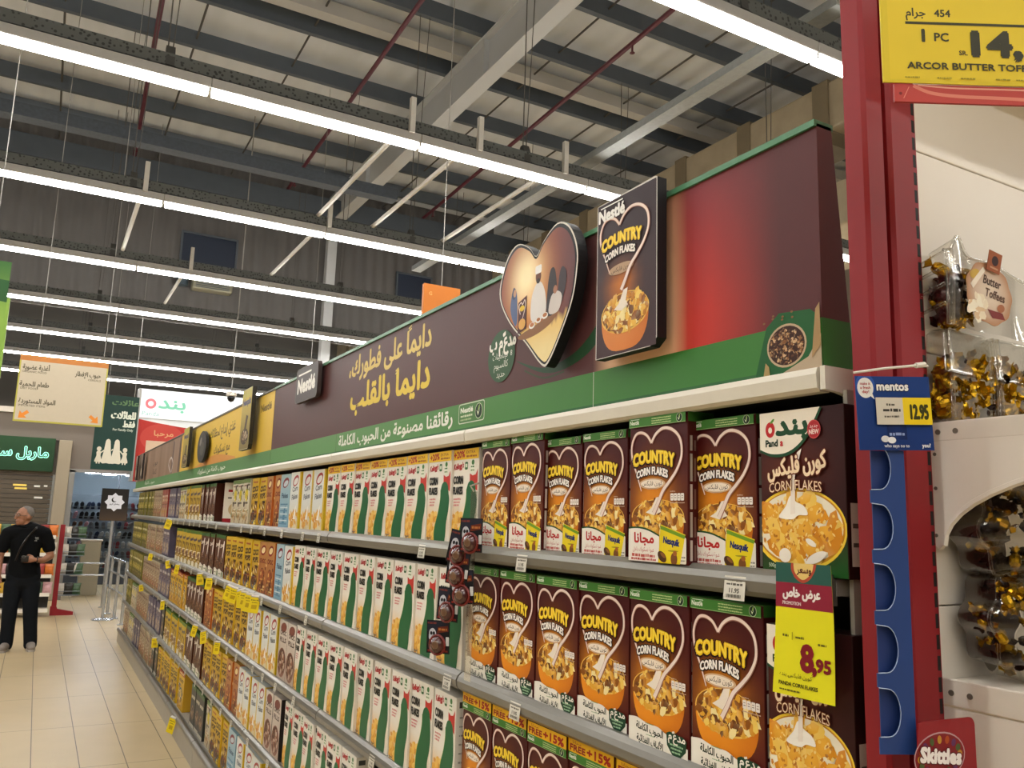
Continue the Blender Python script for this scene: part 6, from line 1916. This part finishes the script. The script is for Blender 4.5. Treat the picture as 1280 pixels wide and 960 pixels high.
mb = MB(); mb.box(-.2, .2, -.12, .12, 1.05, 1.08, b=.01); mb.build('top', mat('facade_trim'), t)
tag(t, 'beige box pedestal between the barrier and the shoe shop', 'pedestal')

# red rack of small goods behind the person
t = empty('goods_rack', (.40, 15.5, 0))
mb = MB(); mb.box(-.035, .035, -.03, .03, 0, 1.42, b=.004); mb.build('post', red_m, t)
mb = MB(); mb.prism([(-.05, 0), (.28, 0), (.28, .05), (.05, .10), (.035, .14), (-.05, .14)], 'y', -.04, .04); mb.build('foot', red_m, t)
for z_ in (.30, .62, .92, 1.2):
    mb = MB(); mb.box(.03, .34, -.02, .36, z_, z_ + .012)
    mb.tube([(.03, -.02, z_ + .07), (.34, -.02, z_ + .07)], .006, n=6); mb.tube([(.34, -.02, z_ + .07), (.34, .36, z_ + .07)], .006, n=6)
    mb.build('wire_shelf', mat('rack_metal'), t)
tag(t, 'red slotted rack post with wire shelves of small goods', 'rack')
pk = []
for nm, c in (('white', '#c9c2b4'), ('black', '#2a2824'), ('green', '#3f5a3c'), ('red', '#a03a34'), ('yellow', '#d0a838'), ('pink', '#c89a9c'), ('orange', '#d0722c')):
    mb = MB()
    n = 12
    # pillow pack: sealed top and bottom, swollen middle
    lv = []
    for k_, (w_, d_, z_) in enumerate(((.07, .002, 0), (.068, .004, .012), (.064, .022, .04), (.062, .03, .09), (.064, .022, .14), (.068, .004, .168), (.07, .002, .18))):
        lv += [(w_ * math.cos(j / n * 6.283), d_ * math.sin(j / n * 6.283), z_) for j in range(n)]
    mb.quads(lv, [(i * n + j, i * n + (j + 1) % n, (i + 1) * n + (j + 1) % n, (i + 1) * n + j) for i in range(6) for j in range(n)] + [tuple(range(n))[::-1], tuple(range(6 * n, 7 * n))])
    pk.append((mb.mesh('snack_packet', mat('packet_' + nm, c, rough=.3, noise=.3, scale=30)), nm))
for r_, z_ in enumerate((.312, .632, .932, 1.212)):
    for c_ in range(5):
        me, nm = pk[(c_ * 2 + r_ * 3) % 3]
        o = link('snack_packet', me); o.location = (.47 + .055 * c_, 15.55 + .02 * (c_ % 2), z_); o.rotation_euler = (rs.uniform(-.1, .1), 0, rs.uniform(-.3, .3))
        tag(o, f'{nm} packet on the {nth(4 - r_)} wire shelf from the top of the red rack', 'packet', f'packets on the {nth(4 - r_)} wire shelf of the red rack')
# checkout sweets stand
t = empty('checkout_stand', (-.55, 15.3, 0))
mb = MB(); mb.box(-.7, .86, .3, .34, .1, 1.42); mb.build('back_panel', dark_m, t)
for z_ in (.10, .34, .62, .95, 1.22):
    mb = MB(); mb.box(-.7, .86, -.1, .3, z_, z_ + .015); s_ = mb.build('shelf', white_m if z_ < .5 else dark_m, t)
    mb = MB(); mb.box(-.7, .86, -.115, -.1, z_ - .02, z_ + .035); mb.build('shelf_edge', white_m, s_)
mb = MB()
for x_ in (-.65, .0, .66): mb.tube([(x_, .0, 0), (x_, .0, .1)], .02, n=8)
mb.build('foot', chrome, t)
tag(t, 'dark sweets stand with white shelf edges behind the person', 'stand')
for r_, z_ in enumerate((.355, .635, .965, 1.235)):
    for c_ in range(12):
        me, nm = pk[(3, 5, 0, 5, 3, 4, 2, 4, 3, 2, 3, 6)[c_] if r_ == 3 else (c_ * 3 + r_) % 7]
        o = link('snack_packet', me); o.location = (-1.16 + .13 * c_, 15.26, z_); o.rotation_euler = (rs.uniform(-.1, .1), 0, rs.uniform(-.2, .2))
        tag(o, f'{nm} packet on the {nth(4 - r_)} shelf from the top of the sweets stand', 'packet', f'packets on the {nth(4 - r_)} shelf of the sweets stand')

# ---------------------------------------------------------------- the person
def skin_mesh(name, pts, edges, m, parent, sub=2, remesh=None, extra=None):
    """One continuous surface round a skeleton of (x, y, z, rx[, ry]) joints: tapered limbs and joint balls melted together."""
    bm = bmesh.new()
    N = 16
    for a, b in edges:
        A, B = pts[a], pts[b]
        pa, pb = Vector(A[:3]), Vector(B[:3])
        t = (pb - pa).normalized()
        ex = Vector((1, 0, 0)) if abs(t.x) < .8 else Vector((0, 0, 1))
        u = (ex - t * ex.dot(t)).normalized(); w = t.cross(u)
        rings = []
        for p, q in ((pa, A), (pb, B)):
            rx, ry = q[3], q[4] if len(q) > 4 else q[3]
            rings.append([bm.verts.new(p + u * rx * math.cos(k * 6.2832 / N) + w * ry * math.sin(k * 6.2832 / N)) for k in range(N)])
        for k in range(N):
            bm.faces.new((rings[0][k], rings[0][(k + 1) % N], rings[1][(k + 1) % N], rings[1][k]))
        bm.faces.new(rings[0][::-1]); bm.faces.new(rings[1])
    for q in pts:
        rx, ry = q[3], q[4] if len(q) > 4 else q[3]
        ball(q[0], q[1], q[2], rx, ry, min(rx, ry) * .9)(bm)
    for fn in (extra or []):
        fn(bm)
    bmesh.ops.recalc_face_normals(bm, faces=bm.faces[:])
    out = bpy.data.meshes.new(name)
    bm.to_mesh(out); bm.free()
    o = bpy.data.objects.new(name, out)
    COL.objects.link(o)
    r = o.modifiers.new('remesh', 'REMESH'); r.mode = 'VOXEL'; r.voxel_size = remesh or .008
    sm = o.modifiers.new('smooth', 'SMOOTH'); sm.iterations = 3 if remesh else 6; sm.factor = .5
    bpy.context.view_layer.update()
    nm = bpy.data.meshes.new_from_object(o.evaluated_get(bpy.context.evaluated_depsgraph_get()))
    o.modifiers.clear()
    o.data = nm
    o.data.materials.clear(); o.data.materials.append(m)
    o.data.polygons.foreach_set('use_smooth', [True] * len(o.data.polygons))
    if parent: o.parent = parent
    return o

def ball(cx, cy, cz, rx, ry, rz, rot=None):
    def fn(bm):
        r = bmesh.ops.create_icosphere(bm, subdivisions=3, radius=1)
        for v in r['verts']:
            p = Vector((v.co.x * rx, v.co.y * ry, v.co.z * rz))
            if rot is not None: p = rot @ p
            v.co = p + Vector((cx, cy, cz))
    return fn

skin = mat('skin', '#9a6a50', rough=.5, noise=.06, scale=30)
P0 = empty('person', (-.055, 11.9, 0))
# local frame: -Y faces the viewer, +X to the viewer's right. Torso turned a little to the viewer's left.
HX, HY, HZ = -.065, -.03, 1.575                          # head centre
hr = Matrix.Rotation(math.radians(-62), 3, 'Z')          # head turned towards the shops
def hd(x, y, z):
    p = hr @ Vector((x, y, z))
    return HX + p.x, HY + p.y, HZ + p.z
ears = [ball(*hd(s * .072, .012, -.005), .014, .022, .032, hr) for s in (-1, 1)]
face = [ball(HX, HY, HZ + .015, .072, .092, .098, hr), ball(*hd(0, .018, .035), .074, .083, .080, hr), ball(*hd(0, -.030, -.055), .052, .058, .058, hr), ball(*hd(0, -.066, -.088), .028, .024, .022, hr),
        ball(*hd(0, -.098, -.012), .011, .018, .026, hr), ball(*hd(0, -.106, -.030), .016, .014, .011, hr), ball(*hd(0, -.088, -.056), .024, .010, .007, hr), ball(*hd(0, -.085, -.068), .021, .010, .007, hr),
        ball(*hd(0, -.080, .028), .056, .014, .012, hr)] + ears
def hand(wx, wy, wz, dirv, palm, up):
    """Skeleton points for a curled hand: wrist, palm and five fingers."""
    d = Vector(dirv).normalized(); n = Vector(palm).normalized(); u = d.cross(n).normalized() * up
    pts, ed = [], []
    base = Vector((wx, wy, wz))
    pts.append((*base, .027, .022)); pts.append((*(base + d * .045), .038, .020)); pts.append((*(base + d * .085), .040, .018))
    ed += [(0, 1), (1, 2)]
    for k, (off, ln) in enumerate(((-.030, .062), (-.010, .074), (.010, .070), (.029, .055))):
        a = base + d * .088 + u * off
        i = len(pts)
        pts += [(*a, .0100), (*(a + d * ln * .5 + n * ln * .12), .0092), (*(a + d * ln * .8 + n * ln * .42), .0082)]
        ed += [(2, i), (i, i + 1), (i + 1, i + 2)]
    i = len(pts)
    a = base + d * .030 - u * .034
    pts += [(*a, .0135), (*(a + d * .032 - u * .018 + n * .012), .0115), (*(a + d * .056 - u * .018 + n * .026), .0095)]
    ed += [(1, i), (i, i + 1), (i + 1, i + 2)]
    return pts, ed
# skeleton (x, y, z, radius)
J = [(0, 0, .95, .135, .105), (-.01, 0, 1.10, .130, .105), (-.015, 0, 1.26, .150, .105), (-.025, .0, 1.385, .125, .085), (-.05, -.01, 1.45, .058, .058), (-.06, -.02, 1.52, .056, .056)]
E_ = [(0, 1), (1, 2), (2, 3), (3, 4), (4, 5)]
def add(pts, ed, root):
    n = len(J)
    J.extend(pts)
    E_.append((root, n))
    E_.extend([(a + n, b + n) for a, b in ed])
# arm on the viewer's right, bent, forearm across the belt
add([(.165, .01, 1.375, .062), (.225, .03, 1.24, .050), (.262, .02, 1.10, .043), (.185, -.09, 1.055, .037)], [(0, 1), (1, 2), (2, 3)], 3)
hp, he = hand(.100, -.155, 1.065, (-1, -.12, .05), (.1, .9, -.15), 1)
n0 = len(J) - 1
add(hp, he, n0)
# arm on the viewer's left, hanging
add([(-.205, .0, 1.37, .062), (-.255, .0, 1.22, .050), (-.272, -.01, 1.08, .043), (-.262, -.05, .94, .034)], [(0, 1), (1, 2), (2, 3)], 3)
n0 = len(J) - 1
hp, he = hand(-.258, -.07, .88, (.06, -.16, -1), (.9, .1, 0), -1)
add(hp, he, n0)
# legs
add([(.092, .0, .86, .078), (.115, -.01, .50, .058), (.155, .02, .12, .040), (.165, .01, .055, .036), (.165, -.10, .035, .036), (.168, -.16, .03, .028)], [(0, 1), (1, 2), (2, 3), (3, 4), (4, 5)], 0)
add([(-.092, .0, .86, .078), (-.100, -.01, .50, .058), (-.095, .02, .12, .040), (-.100, .01, .055, .036), (-.115, -.10, .035, .036), (-.12, -.16, .03, .028)], [(0, 1), (1, 2), (2, 3), (3, 4), (4, 5)], 0)
body = skin_mesh('body', J, E_, skin, P0, 2, .0055, face)
black = mat('black_cotton', '#0e0f11', spec=.1, rough=.85, noise=.15, scale=60)
dark = mat('dark_trousers', '#171a1f', spec=.1, rough=.85, noise=.12, scale=60)
# polo shirt
S = [(0, 0, .885, .178, .140), (-.005, 0, 1.00, .168, .132), (-.01, 0, 1.12, .156, .125), (-.015, 0, 1.27, .172, .122), (-.025, .0, 1.385, .140, .098), (-.04, -.006, 1.425, .074, .070), (-.045, -.008, 1.440, .066, .064),
     (.165, .01, 1.378, .082), (.215, .025, 1.27, .074), (.238, .03, 1.195, .072), (-.205, .0, 1.372, .082), (-.245, .0, 1.265, .074), (-.262, .0, 1.185, .072)]
SE = [(0, 1), (1, 2), (2, 3), (3, 4), (4, 5), (5, 6), (4, 7), (7, 8), (8, 9), (4, 10), (10, 11), (11, 12)]
shirt = skin_mesh('polo_shirt', S, SE, black, P0, 2)
mb = MB()
ring = [(-.05 + .071 * math.cos(w), -.012 + .070 * math.sin(w), 1.470 + .020 * math.sin(w)) for w in [k * math.pi / 10 for k in range(21)]]
mb.tube(ring, .014, n=8, cap=False); mb.build('collar', black, shirt, smooth=True)
ba_ = Art(5, 6); ba_.scribble(.5, 4.2, 4.4, 1.0, '#b9b9b4', seed=1); ba_.scribble(1.0, 4.4, 2.8, 1.0, '#a8a8a2', seed=2); ba_.scribble(.2, 3.0, 1.0, .8, '#b9b9b4', seed=3)
mb = MB(); ba_.stamp(mb, lambda x, y, l: (.07 + x, -.132 - l + .04 * (x / .05) * .4, 1.275 + y)); o = mb.build('chest_badge', PRINT, shirt); o['label'] = 'pale embroidered badge'
# trousers
T = [(0, 0, .95, .174, .130), (0, 0, .86, .188, .134), (.092, .0, .76, .104), (.112, -.01, .50, .084), (.135, .01, .28, .076), (.155, .02, .10, .074), (.157, .015, .055, .072),
     (-.092, .0, .76, .104), (-.100, -.01, .50, .084), (-.097, .01, .28, .076), (-.095, .02, .10, .074), (-.097, .015, .055, .072)]
TE = [(0, 1), (1, 2), (2, 3), (3, 4), (4, 5), (5, 6), (1, 7), (7, 8), (8, 9), (9, 10), (10, 11)]
skin_mesh('trousers', T, TE, dark, P0, 2)
# shoes
shoe_m = mat('grey_trainer', '#857b72', rough=.6, noise=.15, scale=40)
sole_m = mat('pale_sole', '#a8a29a', rough=.6)
for sx, toe in ((.162, .01), (-.102, -.035)):
    sh = skin_mesh('shoe', [(sx, .045, .055, .046), (sx, -.02, .055, .050), (sx + toe * .5, -.10, .048, .050, .042), (sx + toe, -.175, .040, .042, .034), (sx, .02, .095, .050)], [(0, 1), (1, 2), (2, 3), (1, 4)], shoe_m, P0, 2)
    mb = MB()
    prof = [(-.040, .07), (.040, .07), (.047, -.02), (.050 + toe * .6, -.12), (.034 + toe, -.20), (-.030 + toe, -.205), (-.050 + toe * .6, -.12), (-.046, -.02)]
    mb.prism([(sx + x, y) for x, y in prof], 'z', 0, .024); mb.build('sole', sole_m, sh)
# short grey hair over the back of the skull, glasses, watch, bag strap
hair = mat('grey_hair', '#6c6660', rough=.9, noise=.3, scale=120)
bm = bmesh.new()
r = bmesh.ops.create_icosphere(bm, subdivisions=4, radius=1)
dele = []
for v in r['verts']:
    p = v.co.copy()
    keep = p.y > -.42 + max(0, -(p.z - .15)) * .9 if p.z < .62 else p.y > -.60
    if p.z < -.45 or not keep:
        dele.append(v)
    q_ = hr @ Vector((p.x * .079, p.y * .090 + .018, p.z * .088 + .036))
    v.co = q_ + Vector((HX, HY, HZ))
bmesh.ops.delete(bm, geom=dele, context='VERTS')
hm = bpy.data.meshes.new('hair'); bm.to_mesh(hm); bm.free()
hm.materials.append(hair); hm.polygons.foreach_set('use_smooth', [True] * len(hm.polygons))
link('hair', hm, P0)
brow = mat('eye_dark', '#1a1412', rough=.3)
white = mat('eye_white', '#c9c0b6', rough=.3)
for s in (-1, 1):
    mb = MB(); c = hd(s * .031, -.083, .006); mb.lathe([(.001, -.010), (.008, -.006), (.010, 0), (.008, .006), (.001, .010)], n=10, M=Matrix.Translation(c)); e = mb.build('eye', white, P0, smooth=True)
    mb = MB(); c = hd(s * .032, -.091, .006); mb.lathe([(.001, -.004), (.004, -.002), (.004, .002), (.001, .004)], n=8, M=Matrix.Translation(c)); mb.build('pupil', brow, e)
    mb = MB(); mb.tube([hd(s * .050, -.080, .030), hd(s * .034, -.092, .036), hd(s * .014, -.093, .031)], .004, n=6); mb.build('eyebrow', hair, P0)
mb = MB()
for s in (-1, 1):
    mb.tube([hd(s * .033 + .021 * math.cos(w), -.101, .004 + .016 * math.sin(w)) for w in [k * math.pi / 8 for k in range(17)]], .0022, n=5)
    mb.tube([hd(s * .054, -.099, .008), hd(s * .076, -.04, .010), hd(s * .078, .012, .004)], .0022, n=5)
mb.tube([hd(-.012, -.103, .008), hd(.012, -.103, .008)], .0022, n=5)
mb.build('glasses', mat('glasses_frame', '#3a3430', rough=.3), P0)
mb = MB(); mb.tube([hd(-.026, -.091, -.060), hd(0, -.0985, -.061), hd(.026, -.091, -.060)], .0022, n=5); mb.build('mouth', mat('lip_line', '#5c342c', rough=.5), P0)
mb = MB(); w0 = Vector((.128, -.135, 1.062)); mb.tube([w0 + Vector((.004 * math.cos(w), .034 * math.cos(w), .033 * math.sin(w))) for w in [k * math.pi / 8 for k in range(17)]], .007, n=6, cap=False); mb.build('watch', brow, P0)
mb = MB()
pts = smooth_curve([(.10, .02, 1.475), (.06, -.098, 1.42), (-.02, -.150, 1.30), (-.07, -.158, 1.18), (-.10, -.150, 1.05)], 5)
mb.tube(pts, .012, n=6); mb.build('bag_strap', brow, P0)
mb = MB(); mb.box(-.045, .035, -.185, -.150, 1.035, 1.11, b=.01); pouch = mb.build('belt_pouch', brow, P0)
mb = MB(); mb.tube([(-.02 + .016 * math.cos(w), -.19, 1.10 + .014 * math.sin(w)) for w in [k * math.pi / 6 for k in range(13)]], .003, n=5); mb.build('buckle', mat('chrome'), pouch)
tag(P0, 'person in black polo shirt and dark trousers, hand at the belt, head turned aside', 'person')
